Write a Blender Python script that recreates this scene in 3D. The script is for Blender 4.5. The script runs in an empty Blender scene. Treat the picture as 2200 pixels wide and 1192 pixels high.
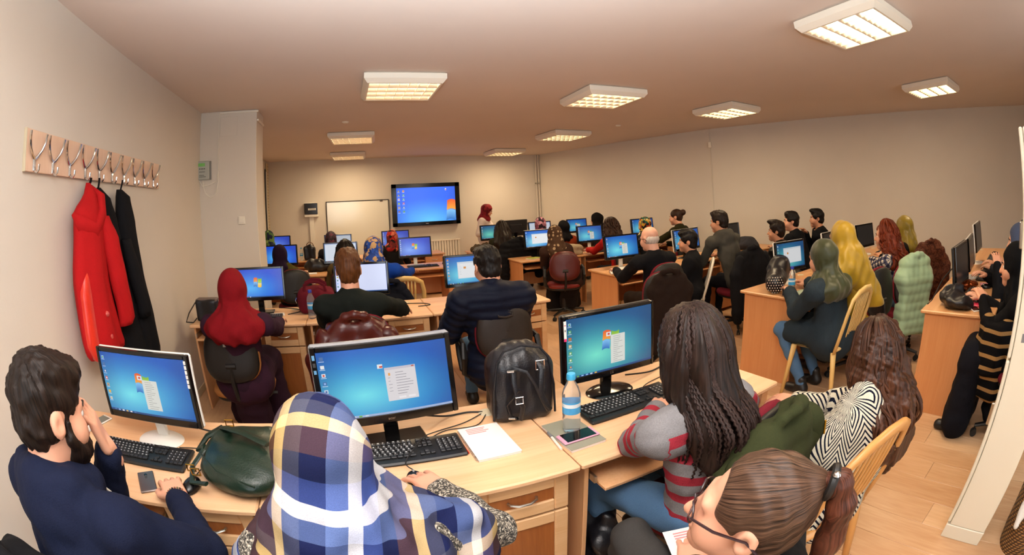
import bpy, math, random
import numpy as np
from mathutils import Vector, Matrix, Euler
sc = bpy.context.scene
COL = sc.collection
PI = math.pi
R = math.radians
random.seed(7)

# ------------------------------------------------------------------ camera
cam_d = bpy.data.cameras.new('camera')
cam = bpy.data.objects.new('camera', cam_d)
COL.objects.link(cam)
sc.camera = cam
YAW, PITCH, ROLL = 0.3647, 0.0118, -0.0491          # right turn, upward tilt, roll of the hand-held camera
fw = Vector((math.sin(YAW)*math.cos(PITCH), math.cos(YAW)*math.cos(PITCH), math.sin(PITCH)))
rt0 = Vector((math.cos(YAW), -math.sin(YAW), 0))
up0 = rt0.cross(fw)
rt = rt0*math.cos(ROLL) + up0*math.sin(ROLL)
up = up0*math.cos(ROLL) - rt0*math.sin(ROLL)
cam.matrix_world = Matrix(((rt.x, up.x, -fw.x, 0), (rt.y, up.y, -fw.y, 0), (rt.z, up.z, -fw.z, 1.62), (0, 0, 0, 1)))
cam_d.type = 'PANO'                                   # a 16 mm full-frame fisheye
cam_d.panorama_type = 'FISHEYE_EQUISOLID'
cam_d.sensor_fit = 'HORIZONTAL'
cam_d.sensor_width = 36
cam_d.fisheye_lens = 16.0
cam_d.fisheye_fov = R(220)
cam_d.shift_y = -0.147
cam_d.clip_start = 0.05

# ------------------------------------------------------------------ world, light, exposure
sc.view_settings.view_transform = 'Standard'
sc.view_settings.look = 'None'
sc.view_settings.gamma = 1
sc.view_settings.use_curve_mapping = False
sc.view_settings.exposure = 0.0
wd = bpy.data.worlds.new('world'); sc.world = wd; wd.use_nodes = True
wd.node_tree.nodes['Background'].inputs[0].default_value = (0.75, 0.85, 1, 1)
wd.node_tree.nodes['Background'].inputs[1].default_value = 0.6

def area_light(name, loc, rot, sx, sy, power, col):
    l = bpy.data.lights.new(name, 'AREA'); l.shape = 'RECTANGLE'; l.size = sx; l.size_y = sy
    l.energy = power; l.color = col
    o = bpy.data.objects.new(name, l); o.location = loc; o.rotation_euler = rot; COL.objects.link(o)
    return o
LAMP_COL = (1.0, 0.75, 0.46)
LAMP_POWER = 21
# daylight through the two windows of the wall behind the camera
area_light('window_daylight', (-0.35, -1.93, 1.65), (R(90), 0, 0), 1.7, 1.4, 40, (0.88, 0.95, 1.0))
area_light('window_daylight', (2.95, -1.93, 1.65), (R(90), 0, 0), 1.5, 1.4, 30, (0.88, 0.95, 1.0))
# the photographer's flash, tipped up at the ceiling
fl = bpy.data.lights.new('camera_flash', 'SPOT'); fl.energy = 850; fl.spot_size = R(140); fl.spot_blend = 0.8
fl.shadow_soft_size = 0.05; fl.color = (0.86, 0.94, 1.0)
flo = bpy.data.objects.new('camera_flash', fl); flo.location = (-0.03, -0.02, 1.80); COL.objects.link(flo)
flo.rotation_euler = (R(160), 0, R(-25))

# ------------------------------------------------------------------ materials
def lin(c):
    if isinstance(c, str):
        c = tuple(int(c[i:i+2], 16)/255 for i in (0, 2, 4))
    return tuple((x/12.92 if x <= 0.04045 else ((x+0.055)/1.055)**2.4) for x in c[:3]) + (1,)

class NT:
    """short-hand for building a node material"""
    def __init__(s, name):
        s.m = bpy.data.materials.new(name); s.m.use_nodes = True
        s.t = s.m.node_tree
        s.b = s.t.nodes['Principled BSDF']
    def n(s, typ, ins=None, **kw):
        x = s.t.nodes.new('ShaderNode'+typ)
        for k, v in kw.items(): setattr(x, k, v)
        for k, v in (ins or {}).items(): s.set(x.inputs[k], v)
        return x
    def set(s, sock, v):
        if hasattr(v, 'outputs'): v = v.outputs[0]
        if isinstance(v, bpy.types.NodeSocket): s.t.links.new(v, sock)
        else: sock.default_value = v
    def p(s, **kw):
        for k, v in kw.items(): s.set(s.b.inputs[k.replace('_', ' ')], v)
    def math(s, op, a, b=None, c=None):
        x = s.n('Math', operation=op); s.set(x.inputs[0], a)
        if b is not None: s.set(x.inputs[1], b)
        if c is not None: s.set(x.inputs[2], c)
        return x
    def mix(s, f, a, b, blend='MIX'):
        x = s.n('Mix', data_type='RGBA', blend_type=blend)
        s.set(x.inputs[0], f); s.set(x.inputs[6], a); s.set(x.inputs[7], b)
        return x.outputs[2]
    def coord(s, scale=(1, 1, 1), out='Object', rot=(0, 0, 0)):
        c = s.n('TexCoord'); mp = s.n('Mapping'); s.set(mp.inputs[0], c.outputs[out])
        mp.inputs[3].default_value = scale; mp.inputs[2].default_value = rot
        return mp
    def ramp(s, f, stops, interp='LINEAR'):
        x = s.n('ValToRGB'); x.color_ramp.interpolation = interp
        e = x.color_ramp.elements
        while len(e) < len(stops): e.new(1)
        for i, (p, c) in enumerate(stops): e[i].position = p; e[i].color = lin(c)
        s.set(x.inputs[0], f)
        return x
    def noise(s, scale, coord=None, detail=3, rough=0.5):
        x = s.n('TexNoise'); x.inputs['Scale'].default_value = scale; x.inputs['Detail'].default_value = detail
        x.inputs['Roughness'].default_value = rough
        s.set(x.inputs['Vector'], coord if coord is not None else s.coord())
        return x
    def bump(s, h, strength=0.3, dist=0.01):
        x = s.n('Bump'); x.inputs['Strength'].default_value = strength; x.inputs['Distance'].default_value = dist
        s.set(x.inputs['Height'], h); s.p(Normal=x)

MATS = {}
def mat(name, col, rough=0.5, metal=0.0, var=0.0, vscale=8, bump=0.0, bscale=60, coat=0.0, alpha=1.0, trans=0.0, spec=None):
    """plain procedural material: a colour, mottled by noise, with fine relief"""
    if name in MATS: return MATS[name]
    t = NT(name); c = lin(col)
    t.p(Base_Color=c, Roughness=rough, Metallic=metal)
    if spec is not None: t.b.inputs['Specular IOR Level'].default_value = spec
    if coat: t.b.inputs['Coat Weight'].default_value = coat
    if trans: t.b.inputs['Transmission Weight'].default_value = trans
    if alpha < 1: t.b.inputs['Alpha'].default_value = alpha
    if var:
        nz = t.noise(vscale)
        d = tuple(max(0, x*(1-var)) for x in c[:3])+(1,); l = tuple(min(1, x*(1+var)) for x in c[:3])+(1,)
        t.p(Base_Color=t.mix(nz, d, l))
    if bump: t.bump(t.noise(bscale), bump, 0.004)
    MATS[name] = t.m
    return t.m

def fabric(name, col, bump=0.35, scale=220, var=0.25, rough=0.9, vs=5):
    if name in MATS: return MATS[name]
    t = NT(name); c = lin(col)
    n1 = t.noise(vs); n2 = t.noise(scale, detail=1)
    d = tuple(x*(1-var) for x in c[:3])+(1,); l = tuple(min(1, x*(1+var)) for x in c[:3])+(1,)
    t.p(Base_Color=t.mix(t.math('MULTIPLY_ADD', n2, 0.6, t.math('MULTIPLY', n1, 0.4)), d, l), Roughness=rough)
    t.b.inputs['Specular IOR Level'].default_value = 0.15
    t.bump(n2, bump, 0.003)
    MATS[name] = t.m
    return t.m

def satin(name, col, rough=0.45, var=0.2):
    t = fabric(name, col, 0.1, 300, var, rough)
    t.node_tree.nodes['Principled BSDF'].inputs['Sheen Weight'].default_value = 0.2
    t.node_tree.nodes['Principled BSDF'].inputs['Specular IOR Level'].default_value = 0.4
    return t

def wood(name, c1, c2, axis='X', rough=0.42, scale=14, stretch=0.06, rnd=0.0, coat=0.0):
    if name in MATS: return MATS[name]
    t = NT(name)
    s = [1, 1, 1]; s['XYZ'.index(axis)] = stretch
    co = t.coord(tuple(s))
    n1 = t.noise(scale, co, 4, 0.6); n2 = t.noise(scale*9, co, 2)
    f = t.math('MULTIPLY_ADD', n2, 0.35, t.math('MULTIPLY', n1, 0.65))
    if rnd:
        oi = t.n('ObjectInfo')
        f = t.math('ADD', f, t.math('MULTIPLY', t.math('SUBTRACT', oi.outputs['Random'], 0.5), rnd))
    t.p(Base_Color=t.ramp(f, [(0.3, c1), (0.7, c2)]), Roughness=rough)
    if coat: t.b.inputs['Coat Weight'].default_value = coat
    t.bump(n2, 0.04, 0.002)
    MATS[name] = t.m
    return t.m

def hair(name, dark, light, rough=0.46, scale=60, stretch=0.05):
    """strand streaks running down the hair; coordinates come from the strand map"""
    if name in MATS: return MATS[name]
    t = NT(name)
    u = t.n('UVMap'); u.uv_map = 'UVMap'
    mp = t.n('Mapping'); t.set(mp.inputs[0], u.outputs[0]); mp.inputs[3].default_value = (1, stretch, 1)
    n1 = t.noise(scale*3, mp, 3, 0.65); n2 = t.noise(4)
    f = t.math('MULTIPLY_ADD', n1, 0.75, t.math('MULTIPLY', n2, 0.25))
    t.p(Base_Color=t.ramp(f, [(0.36, dark), (0.66, light)]), Roughness=rough)
    t.b.inputs['Specular IOR Level'].default_value = 0.22
    t.bump(n1, 0.55, 0.004)
    MATS[name] = t.m
    return t.m

def screen_mat(name, strength):
    if name in MATS: return MATS[name]
    t = NT(name)
    a = t.n('VertexColor', layer_name='Col')
    t.p(Base_Color=(0.01, 0.01, 0.012, 1), Roughness=0.25, Emission_Color=a.outputs[0], Emission_Strength=strength)
    MATS[name] = t.m
    return t.m

# ------------------------------------------------------------------ objects
def link(o, parent=None):
    COL.objects.link(o)
    if parent is not None: o.parent = parent
    return o
def tag(o, label=None, cat=None, group=None, kind=None):
    if label: o['label'] = label
    if cat: o['category'] = cat
    if group: o['group'] = group
    if kind: o['kind'] = kind
    return o
def empty(name, loc=(0, 0, 0), rz=0, label=None, cat=None, group=None):
    o = bpy.data.objects.new(name, None); o.empty_display_size = 0.1
    o.location = loc; o.rotation_euler = (0, 0, rz); link(o)
    return tag(o, label, cat, group)
def dup(root, loc, rz=0, label=None, group=None):
    """a copy of a thing with its parts and sub-parts"""
    r = root.copy(); COL.objects.link(r); r.location = loc; r.rotation_euler = (0, 0, rz)
    if label: r['label'] = label
    if group: r['group'] = group
    for ch in list(root.children):
        c = ch.copy(); COL.objects.link(c); c.parent = r
        for g in list(ch.children):
            d = g.copy(); COL.objects.link(d); d.parent = c
    return r

def make_mesh(name, v, f, mats, mi=None, smooth=True, angle=35, uv=None, col=None):
    me = bpy.data.meshes.new(name)
    me.from_pydata([tuple(p) for p in v], [], [tuple(q) for q in f])
    for m in (mats if isinstance(mats, (list, tuple)) else [mats]): me.materials.append(m)
    if mi is not None: me.polygons.foreach_set('material_index', np.asarray(mi, dtype=np.int32))
    if smooth:
        me.polygons.foreach_set('use_smooth', np.ones(len(me.polygons), dtype=bool))
        if angle is not None: me.set_sharp_from_angle(angle=R(angle))
    if uv is not None:
        l = me.uv_layers.new(name='UVMap'); idx = np.empty(len(me.loops), dtype=np.int32)
        me.loops.foreach_get('vertex_index', idx)
        l.data.foreach_set('uv', np.asarray(uv, dtype=np.float32)[idx].ravel())
    if col is not None:
        a = me.color_attributes.new('Col', 'FLOAT_COLOR', 'POINT')
        a.data.foreach_set('color', np.asarray(col, dtype=np.float32).ravel())
    me.update()
    return me

def frame(d, upv=(0, 0, 1)):
    d = Vector(d).normalized(); u = Vector(upv)
    if abs(d.dot(u)) > 0.98: u = Vector((0, 1, 0))
    x = d.cross(u).normalized(); y = x.cross(d).normalized()
    return x, y, d

class MB:
    """collects shapes and links them as ONE mesh object"""
    def __init__(s): s.v = []; s.f = []; s.mi = []; s.M = None; s.cur = 0; s.uv = []
    def add(s, vs, fs, mi=None, uv=None):
        k = len(s.v)
        if s.M is not None: vs = [s.M @ Vector(p) for p in vs]
        s.v += [tuple(p) for p in vs]; s.f += [tuple(i+k for i in q) for q in fs]
        s.mi += [s.cur if mi is None else mi]*len(fs)
        s.uv += list(uv) if uv is not None else [(p[0], p[2]) for p in vs]
        return s
    def box(s, x0, x1, y0, y1, z0, z1, b=0.0, mi=None, rot=None):
        c = Vector(((x0+x1)/2, (y0+y1)/2, (z0+z1)/2)); h = (abs(x1-x0)/2, abs(y1-y0)/2, abs(z1-z0)/2)
        b = min(b, min(h)*0.95)
        S = [(a, d, e) for a in (-1, 1) for d in (-1, 1) for e in (-1, 1)]
        vs = []; fs = []
        if b <= 0:
            vs = [Vector((a*h[0], d*h[1], e*h[2])) for a, d, e in S]
            fs = [(0, 1, 3, 2), (4, 6, 7, 5), (0, 4, 5, 1), (2, 3, 7, 6), (0, 2, 6, 4), (1, 5, 7, 3)]
        else:
            id = {}
            for q in S:
                for ax in range(3):
                    id[q, ax] = len(vs)
                    vs.append(Vector([q[i]*(h[i] if i == ax else h[i]-b) for i in range(3)]))
            for ax in range(3):
                o = [i for i in range(3) if i != ax]
                for sg in (-1, 1):
                    qs = []
                    for u, w in ((-1, -1), (1, -1), (1, 1), (-1, 1)):
                        q = [0, 0, 0]; q[ax] = sg; q[o[0]] = u; q[o[1]] = w; qs.append(id[tuple(q), ax])
                    fs.append(tuple(qs if (sg > 0) == (ax != 1) else qs[::-1]))
            for ax in range(3):
                o = [i for i in range(3) if i != ax]
                for u in (-1, 1):
                    for w in (-1, 1):
                        q0 = [0, 0, 0]; q0[ax] = -1; q0[o[0]] = u; q0[o[1]] = w; q1 = q0[:]; q1[ax] = 1
                        q0, q1 = tuple(q0), tuple(q1)
                        g = (id[q0, o[0]], id[q1, o[0]], id[q1, o[1]], id[q0, o[1]])
                        n = (vs[g[1]]-vs[g[0]]).cross(vs[g[2]]-vs[g[0]]); cc = sum((vs[i] for i in g), Vector())
                        fs.append(g if n.dot(cc) > 0 else g[::-1])
            for q in S:
                g = (id[q, 0], id[q, 1], id[q, 2])
                n = (vs[g[1]]-vs[g[0]]).cross(vs[g[2]]-vs[g[0]])
                fs.append(g if n.dot(Vector(q)) > 0 else g[::-1])
        if rot is not None: vs = [rot @ p for p in vs]
        return s.add([p+c for p in vs], fs, mi)
    def tube(s, pts, r, n=8, caps=True, mi=None, flat=1.0, upv=(0, 0, 1), closed=False):
        pts = [Vector(p) for p in pts]; m = len(pts)
        rs = r if isinstance(r, (list, tuple)) else [r]*m
        vs = []; fs = []; uv = []; px = None; L = 0
        for i, p in enumerate(pts):
            a = pts[i-1] if (i > 0 or closed) else p; b = pts[(i+1) % m] if (i < m-1 or closed) else p
            d = (b-a)
            if d.length < 1e-9: d = Vector((0, 0, 1))
            d.normalize()
            if px is None: x, y, _ = frame(d, upv)
            else:
                x = (px-d*px.dot(d))
                x = x.normalized() if x.length > 1e-6 else frame(d, upv)[0]
                y = d.cross(x) * (-1)
                y = x.cross(d)
            px = x
            if i: L += (p-pts[i-1]).length
            for k in range(n):
                t = 2*PI*k/n
                vs.append(p+(x*math.cos(t)+y*math.sin(t)*flat)*rs[i]); uv.append((k/n*0.05+hash((round(pts[0].x, 3), round(pts[0].y, 3))) % 97*0.05, L))
        for i in range(m if closed else m-1):
            for k in range(n):
                a, b = i*n+k, i*n+(k+1) % n; c, d = ((i+1) % m)*n+(k+1) % n, ((i+1) % m)*n+k
                fs.append((a, d, c, b))
        if caps and not closed: fs += [tuple(range(n)), tuple(range((m-1)*n, m*n))[::-1]]
        return s.add(vs, fs, mi, uv)
    def cyl(s, p0, p1, r0, r1=None, n=16, mi=None): return s.tube([p0, p1], [r0, r0 if r1 is None else r1], n, True, mi)
    def lathe(s, prof, n=20, c=(0, 0, 0), mi=None, cap=True, sx=1, sy=1):
        vs = [(c[0]+r*math.cos(2*PI*k/n)*sx, c[1]+r*math.sin(2*PI*k/n)*sy, c[2]+z) for r, z in prof for k in range(n)]
        fs = [(i*n+k, i*n+(k+1) % n, (i+1)*n+(k+1) % n, (i+1)*n+k) for i in range(len(prof)-1) for k in range(n)]
        if cap: fs += [tuple(range(n))[::-1], tuple(range((len(prof)-1)*n, len(prof)*n))]
        return s.add(vs, fs, mi)
    def prism(s, poly, z0, z1, mi=None):
        n = len(poly)
        vs = [(x, y, z0) for x, y in poly]+[(x, y, z1) for x, y in poly]
        return s.add(vs, [tuple(range(n))[::-1], tuple(range(n, 2*n))]+[(i, (i+1) % n, n+(i+1) % n, n+i) for i in range(n)], mi)
    def grid(s, fn, nu, nv, mi=None):
        vs = [fn(i/nu, j/nv) for i in range(nu+1) for j in range(nv+1)]
        return s.add(vs, [(i*(nv+1)+j, (i+1)*(nv+1)+j, (i+1)*(nv+1)+j+1, i*(nv+1)+j+1) for i in range(nu) for j in range(nv)], mi)
    def pad(s, w, h, t, n=3.2, seg=28, bend=0.0, taper=0.0, mi=None, round_=0.35):
        """a cushion: superellipse outline in XZ, thickness along Y, rounded edge"""
        rings = [(0.0, -0.5), (0.6, -0.5), (1-round_*0.35, -0.47), (1-round_*0.08, -0.3), (1, 0), (1-round_*0.08, 0.3), (1-round_*0.35, 0.47), (0.6, 0.5), (0.0, 0.5)]
        vs = []
        for sc_, yy in rings:
            for k in range(seg):
                a = 2*PI*k/seg; ca, sa = math.cos(a), math.sin(a)
                x = math.copysign(abs(ca)**(2/n), ca)*w/2*sc_; z = math.copysign(abs(sa)**(2/n), sa)*h/2*sc_
                x *= 1+taper*z/h
                vs.append((x, yy*t+bend*((x/(w/2))**2), z))
        fs = [(i*seg+k, (i+1)*seg+k, (i+1)*seg+(k+1) % seg, i*seg+(k+1) % seg) for i in range(len(rings)-1) for k in range(seg)]
        return s.add(vs, fs, mi)
    def build(s, name, mats, parent=None, loc=None, rz=None, angle=35, smooth=True):
        o = bpy.data.objects.new(name, make_mesh(name, s.v, s.f, mats, s.mi, smooth, angle, s.uv))
        if loc is not None: o.location = loc
        if rz is not None: o.rotation_euler = (0, 0, rz)
        return link(o, parent)

def pieces(name, mb, m, parent, locs, rz=None):
    me = make_mesh(name, mb.v, mb.f, m, mb.mi, True, 35, mb.uv)
    for k, l in enumerate(locs):
        o = bpy.data.objects.new(name, me); o.location = l; link(o, parent)
        if rz is not None: o.rotation_euler = (0, 0, rz[k])

def text(name, body, size, m, parent, M, extrude=0.0004, align='CENTER'):
    c = bpy.data.curves.new(name, 'FONT'); c.body = body; c.size = size; c.extrude = extrude
    c.align_x = align; c.align_y = 'CENTER'; c.materials.append(m); c.resolution_u = 2
    q = bpy.data.objects.new('q', c); COL.objects.link(q)
    me = bpy.data.meshes.new_from_object(q.evaluated_get(bpy.context.evaluated_depsgraph_get())); bpy.data.objects.remove(q)
    o = bpy.data.objects.new(name, me); link(o, parent); o.matrix_local = M; o['kind'] = 'stuff'
    return o

# ------------------------------------------------------------------ soft shapes: distance field -> surface
class SDF:
    def __init__(s, lo, hi, h):
        s.h = h; s.lo = np.array(lo, float)
        n = np.maximum(np.ceil((np.array(hi)-s.lo)/h).astype(int)+1, 4)
        s.ax = [s.lo[i]+h*np.arange(n[i]) for i in range(3)]
        s.D = np.full(n, 1.0, dtype=np.float32)
    def region(s, lo, hi):
        sl = []
        for i in range(3):
            a = int(np.clip(np.floor((lo[i]-s.lo[i])/s.h), 0, len(s.ax[i]))); b = int(np.clip(np.ceil((hi[i]-s.lo[i])/s.h)+1, 0, len(s.ax[i])))
            sl.append(slice(a, b))
        sl = tuple(sl)
        x = s.ax[0][sl[0]][:, None, None]; y = s.ax[1][sl[1]][None, :, None]; z = s.ax[2][sl[2]][None, None, :]
        return sl, x, y, z
    def comb(s, sl, d, k, cut=False):
        a = s.D[sl]
        if a.size == 0: return s
        if cut:
            d = -d; hh = np.clip(0.5-0.5*(d-a)/k, 0, 1) if k > 0 else (d < a)*1.0
            s.D[sl] = d+(a-d)*hh + (k*hh*(1-hh) if k > 0 else 0)
        elif k > 0:
            hh = np.clip(0.5+0.5*(d-a)/k, 0, 1); s.D[sl] = d+(a-d)*hh-k*hh*(1-hh)
        else: s.D[sl] = np.minimum(a, d)
        return s
    def cap(s, a, b, ra, rb=None, k=0.03, cut=False):
        rb = ra if rb is None else rb
        a = np.array(a, float); b = np.array(b, float); r = max(ra, rb)+k+2.5*s.h
        sl, x, y, z = s.region(np.minimum(a, b)-r, np.maximum(a, b)+r)
        ba = b-a; L = max(ba@ba, 1e-9)
        t = np.clip(((x-a[0])*ba[0]+(y-a[1])*ba[1]+(z-a[2])*ba[2])/L, 0, 1)
        d = np.sqrt((x-a[0]-t*ba[0])**2+(y-a[1]-t*ba[1])**2+(z-a[2]-t*ba[2])**2)-(ra+(rb-ra)*t)
        return s.comb(sl, d, k, cut)
    def chain(s, pts, rs, k=0.03):
        for i in range(len(pts)-1): s.cap(pts[i], pts[i+1], rs[i], rs[i+1], k)
        return s
    def ell(s, c, r, M=None, k=0.03, cut=False):
        c = np.array(c, float); r = np.array(r, float); m = max(r)+k+2.5*s.h
        sl, x, y, z = s.region(c-m, c+m)
        x = x-c[0]; y = y-c[1]; z = z-c[2]
        if M is not None:
            M = np.array(M)                       # columns are the local axes
            x, y, z = (M[0, i]*x+M[1, i]*y+M[2, i]*z for i in range(3))
        k0 = np.sqrt((x/r[0])**2+(y/r[1])**2+(z/r[2])**2); k1 = np.sqrt((x/r[0]**2)**2+(y/r[1]**2)**2+(z/r[2]**2)**2)
        return s.comb(sl, k0*(k0-1)/np.maximum(k1, 1e-6), k, cut)
    def rbox(s, c, hs, rad, M=None, k=0.02, cut=False):
        c = np.array(c, float); hs = np.array(hs, float)-rad; m = np.linalg.norm(hs)+rad+k+2.5*s.h
        sl, x, y, z = s.region(c-m, c+m)
        x = x-c[0]; y = y-c[1]; z = z-c[2]
        if M is not None:
            M = np.array(M); x, y, z = (M[0, i]*x+M[1, i]*y+M[2, i]*z for i in range(3))
        qx, qy, qz = np.abs(x)-hs[0], np.abs(y)-hs[1], np.abs(z)-hs[2]
        d = np.sqrt(np.maximum(qx, 0)**2+np.maximum(qy, 0)**2+np.maximum(qz, 0)**2)+np.minimum(np.maximum(qx, np.maximum(qy, qz)), 0)-rad
        return s.comb(sl, d, k, cut)
    def fn(s, f, lo, hi, k=0.02, cut=False):
        sl, x, y, z = s.region(np.array(lo, float), np.array(hi, float))
        return s.comb(sl, f(x, y, z), k, cut)
    def disp(s, f):
        """folds and relief: moves the surface outwards by f(x, y, z)"""
        x = s.ax[0][:, None, None]; y = s.ax[1][None, :, None]; z = s.ax[2][None, None, :]
        s.D = s.D-f(x, y, z).astype(np.float32)
        return s
    def folds(s, amp, freq=22, seed=0):
        rg = np.random.RandomState(seed)
        W = [(rg.normal(size=3)*freq, rg.uniform(0, 6.28)) for _ in range(4)]
        return s.disp(lambda x, y, z: amp*0.5*sum(np.sin(w[0]*x+w[1]*y+w[2]*z+p) for w, p in W))
    def mesh(s):
        D = s.D; S = D < 0
        # close the field at the border
        for i in range(3):
            ix = [slice(None)]*3; ix[i] = 0; D[tuple(ix)] = np.maximum(D[tuple(ix)], 1e-3); ix[i] = -1; D[tuple(ix)] = np.maximum(D[tuple(ix)], 1e-3)
        S = D < 0; n = np.array(D.shape)-1
        cnt = sum(S[i:i+n[0], j:j+n[1], k:k+n[2]].astype(np.int8) for i in (0, 1) for j in (0, 1) for k in (0, 1))
        mix = (cnt > 0) & (cnt < 8); I, J, K = np.nonzero(mix)
        idx = np.full(n, -1, dtype=np.int64); idx[I, J, K] = np.arange(len(I))
        pos = np.zeros((len(I), 3)); w = np.zeros(len(I))
        C = [(i, j, k) for i in (0, 1) for j in (0, 1) for k in (0, 1)]
        for a in C:
            for ax in range(3):
                if a[ax]: continue
                b = list(a); b[ax] = 1
                va = D[I+a[0], J+a[1], K+a[2]]; vb = D[I+b[0], J+b[1], K+b[2]]
                m = (va < 0) != (vb < 0); t = np.where(m, va/np.where(m, va-vb, 1), 0)
                p = np.zeros((len(I), 3)); p[:] = a; p[:, ax] = t
                pos += p*m[:, None]; w += m
        v = (pos/w[:, None]+np.stack([I, J, K], 1))*s.h+s.lo
        F = []
        for ax in range(3):
            o1, o2 = (ax+1) % 3, (ax+2) % 3
            sl0 = [slice(1, -1)]*3; sl1 = [slice(1, -1)]*3
            sl0[ax] = slice(0, -1); sl1[ax] = slice(1, None)
            A = S[tuple(sl0)]; B = S[tuple(sl1)]
            for flip, mk in ((False, A & ~B), (True, ~A & B)):
                P = np.stack(np.nonzero(mk), 1)
                P[:, o1] += 1; P[:, o2] += 1
                def cell(d1, d2):
                    q = P.copy(); q[:, o1] -= d1; q[:, o2] -= d2
                    return idx[q[:, 0], q[:, 1], q[:, 2]]
                q = np.stack([cell(1, 1), cell(0, 1), cell(0, 0), cell(1, 0)], 1)
                F.append(q[:, ::-1] if flip else q)
        return v, np.concatenate(F)
    def build(s, name, mats, parent=None, uvf=None, mif=None, loc=None):
        v, f = s.mesh()
        uv = uvf(v) if uvf else np.stack([v[:, 0], v[:, 2]], 1)
        mi = None
        if mif is not None: mi = mif(v[f].mean(1))
        o = bpy.data.objects.new(name, make_mesh(name, v, f, mats, mi, True, None, uv))
        if loc is not None: o.location = loc
        return link(o, parent)
# ------------------------------------------------------------------ the room
H = 2.68
XL, YB, YR = -1.62, 9.75, -2.0
M_wall = mat('wall_paint', 'd6cec2', 0.85, var=0.04, vscale=2, bump=0.12, bscale=45)
M_ceil = mat('ceiling_paint', 'd8cac0', 0.9, var=0.05, vscale=1.2, bump=0.15, bscale=9)
M_white = mat('white_plastic', 'e6e0d2', 0.4)
M_beige = mat('beige_plastic', 'cfc4a8', 0.45)
M_black = mat('black_plastic', '141414', 0.42)
M_blackg = mat('black_gloss', '0b0b0c', 0.12)
M_chrome = mat('chrome', 'd8d8d8', 0.12, 1.0)
M_silver = mat('satin_metal', 'b9b4aa', 0.32, 1.0)
M_grey = mat('grey_plastic', '77787a', 0.4)
M_dark = mat('dark_grey_plastic', '2a2a2b', 0.5)
M_rubber = mat('black_rubber', '1c1b1a', 0.7)

def struct(name, mb, m, label=None):
    o = mb.build(name, m) if isinstance(mb, MB) else mb
    o['kind'] = 'structure'
    if label: o['label'] = label
    return o
PW = [(XL, YR), (9.63, YR), (5.75, 5.44), (4.41, YB), (-1.75, YB), (-1.75, 5.05), (XL, 5.05)]
b = MB(); b.prism([(XL-.15, YR-.15), (9.85, YR-.15), (5.9, 5.5), (4.5, YB+.15), (-1.9, YB+.15), (-1.9, 5.0), (XL-.15, 5.0)], -0.1, -0.009)
M_plank = wood('laminate_plank', 'c0936a', 'dab48c', 'Y', 0.33, 7, 0.09, rnd=0.25)
floor = struct('floor', b, mat('floor_screed', '8a6a48', 0.8), 'light beech laminate floor of long boards')
b = MB(); b.prism([(XL-.15, YR-.15), (9.85, YR-.15), (5.9, 5.5), (4.5, YB+.15), (-1.9, YB+.15), (-1.9, 5.0), (XL-.15, 5.0)], H, H+.1)
struct('ceiling', b, M_ceil, 'plain plastered ceiling')

def right_x(y): return 9.63+(y-YR)*(5.75-9.63)/(5.44-YR) if y < 5.44 else 5.75+(y-5.44)*(4.41-5.75)/(YB-5.44)
planks = []; PWd, PL = 0.193, 1.285
for i in range(60):
    x = XL+i*PWd
    off = (i*0.437) % 1 * PL
    j = 0
    while True:
        y0 = max(YR, YR-off+j*PL); y1 = min(YR-off+(j+1)*PL, YB); j += 1
        if y0 >= YB: break
        if y1-y0 < 0.02 or x+PWd*0.5 > right_x(y0)+.2: continue
        planks.append((x, y0, y1))
vis = lambda p: 0.4 < p[0] < 4.6 and -1.2 < p[1] < 6.5 and p[0]-p[1]*0.3 > -0.6
near = sorted([p for p in planks if vis(p)], key=lambda p: p[0]**2+p[1]**2)[:280]
ns = set(near); b = MB()
PM = {}
for p in planks:
    w, l = PWd-0.0016, p[2]-p[1]-0.0016
    if p in ns:
        key = round(l, 3)
        if key not in PM:
            q = MB(); q.box(0, w, 0, l, -0.009, 0, 0.0012)
            PM[key] = make_mesh('plank', q.v, q.f, M_plank, None, False, None)
        o = bpy.data.objects.new('plank', PM[key]); o.location = (p[0], p[1], 0); link(o, floor)
    else: b.box(p[0], p[0]+w, p[1], p[1]+l, -0.009, 0)
o = b.build('planks', M_plank, floor, smooth=False); o['kind'] = 'stuff'

b = MB(); b.box(XL-.12, XL, YR, 4.7, 0, H); struct('wall_left', b, M_wall, 'white left wall with the coat rail')
b = MB(); b.box(-1.87, -1.75, 4.9, YB, 0, H); struct('wall_left', b, M_wall, 'left wall of the far bay, behind the column')
b = MB(); b.box(-1.9, 4.5, YB, YB+.12, 0, H); struct('wall_back', b, M_wall, 'back wall with television and whiteboard')
def wall_seg(name, p, q, label):
    d = Vector((q[0]-p[0], q[1]-p[1], 0)); n = Vector((d.y, -d.x, 0)).normalized()*0.12
    if n.x < 0: n = -n
    b = MB(); b.prism([p, q, (q[0]+n.x, q[1]+n.y), (p[0]+n.x, p[1]+n.y)], 0, H)
    return struct(name, b, M_wall, label)
wall_seg('wall_right', (4.41, YB), (5.75, 5.44), 'far half of the slanting right wall')
wall_seg('wall_right', (5.75, 5.44), (9.63, YR), 'near half of the slanting right wall')
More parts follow.
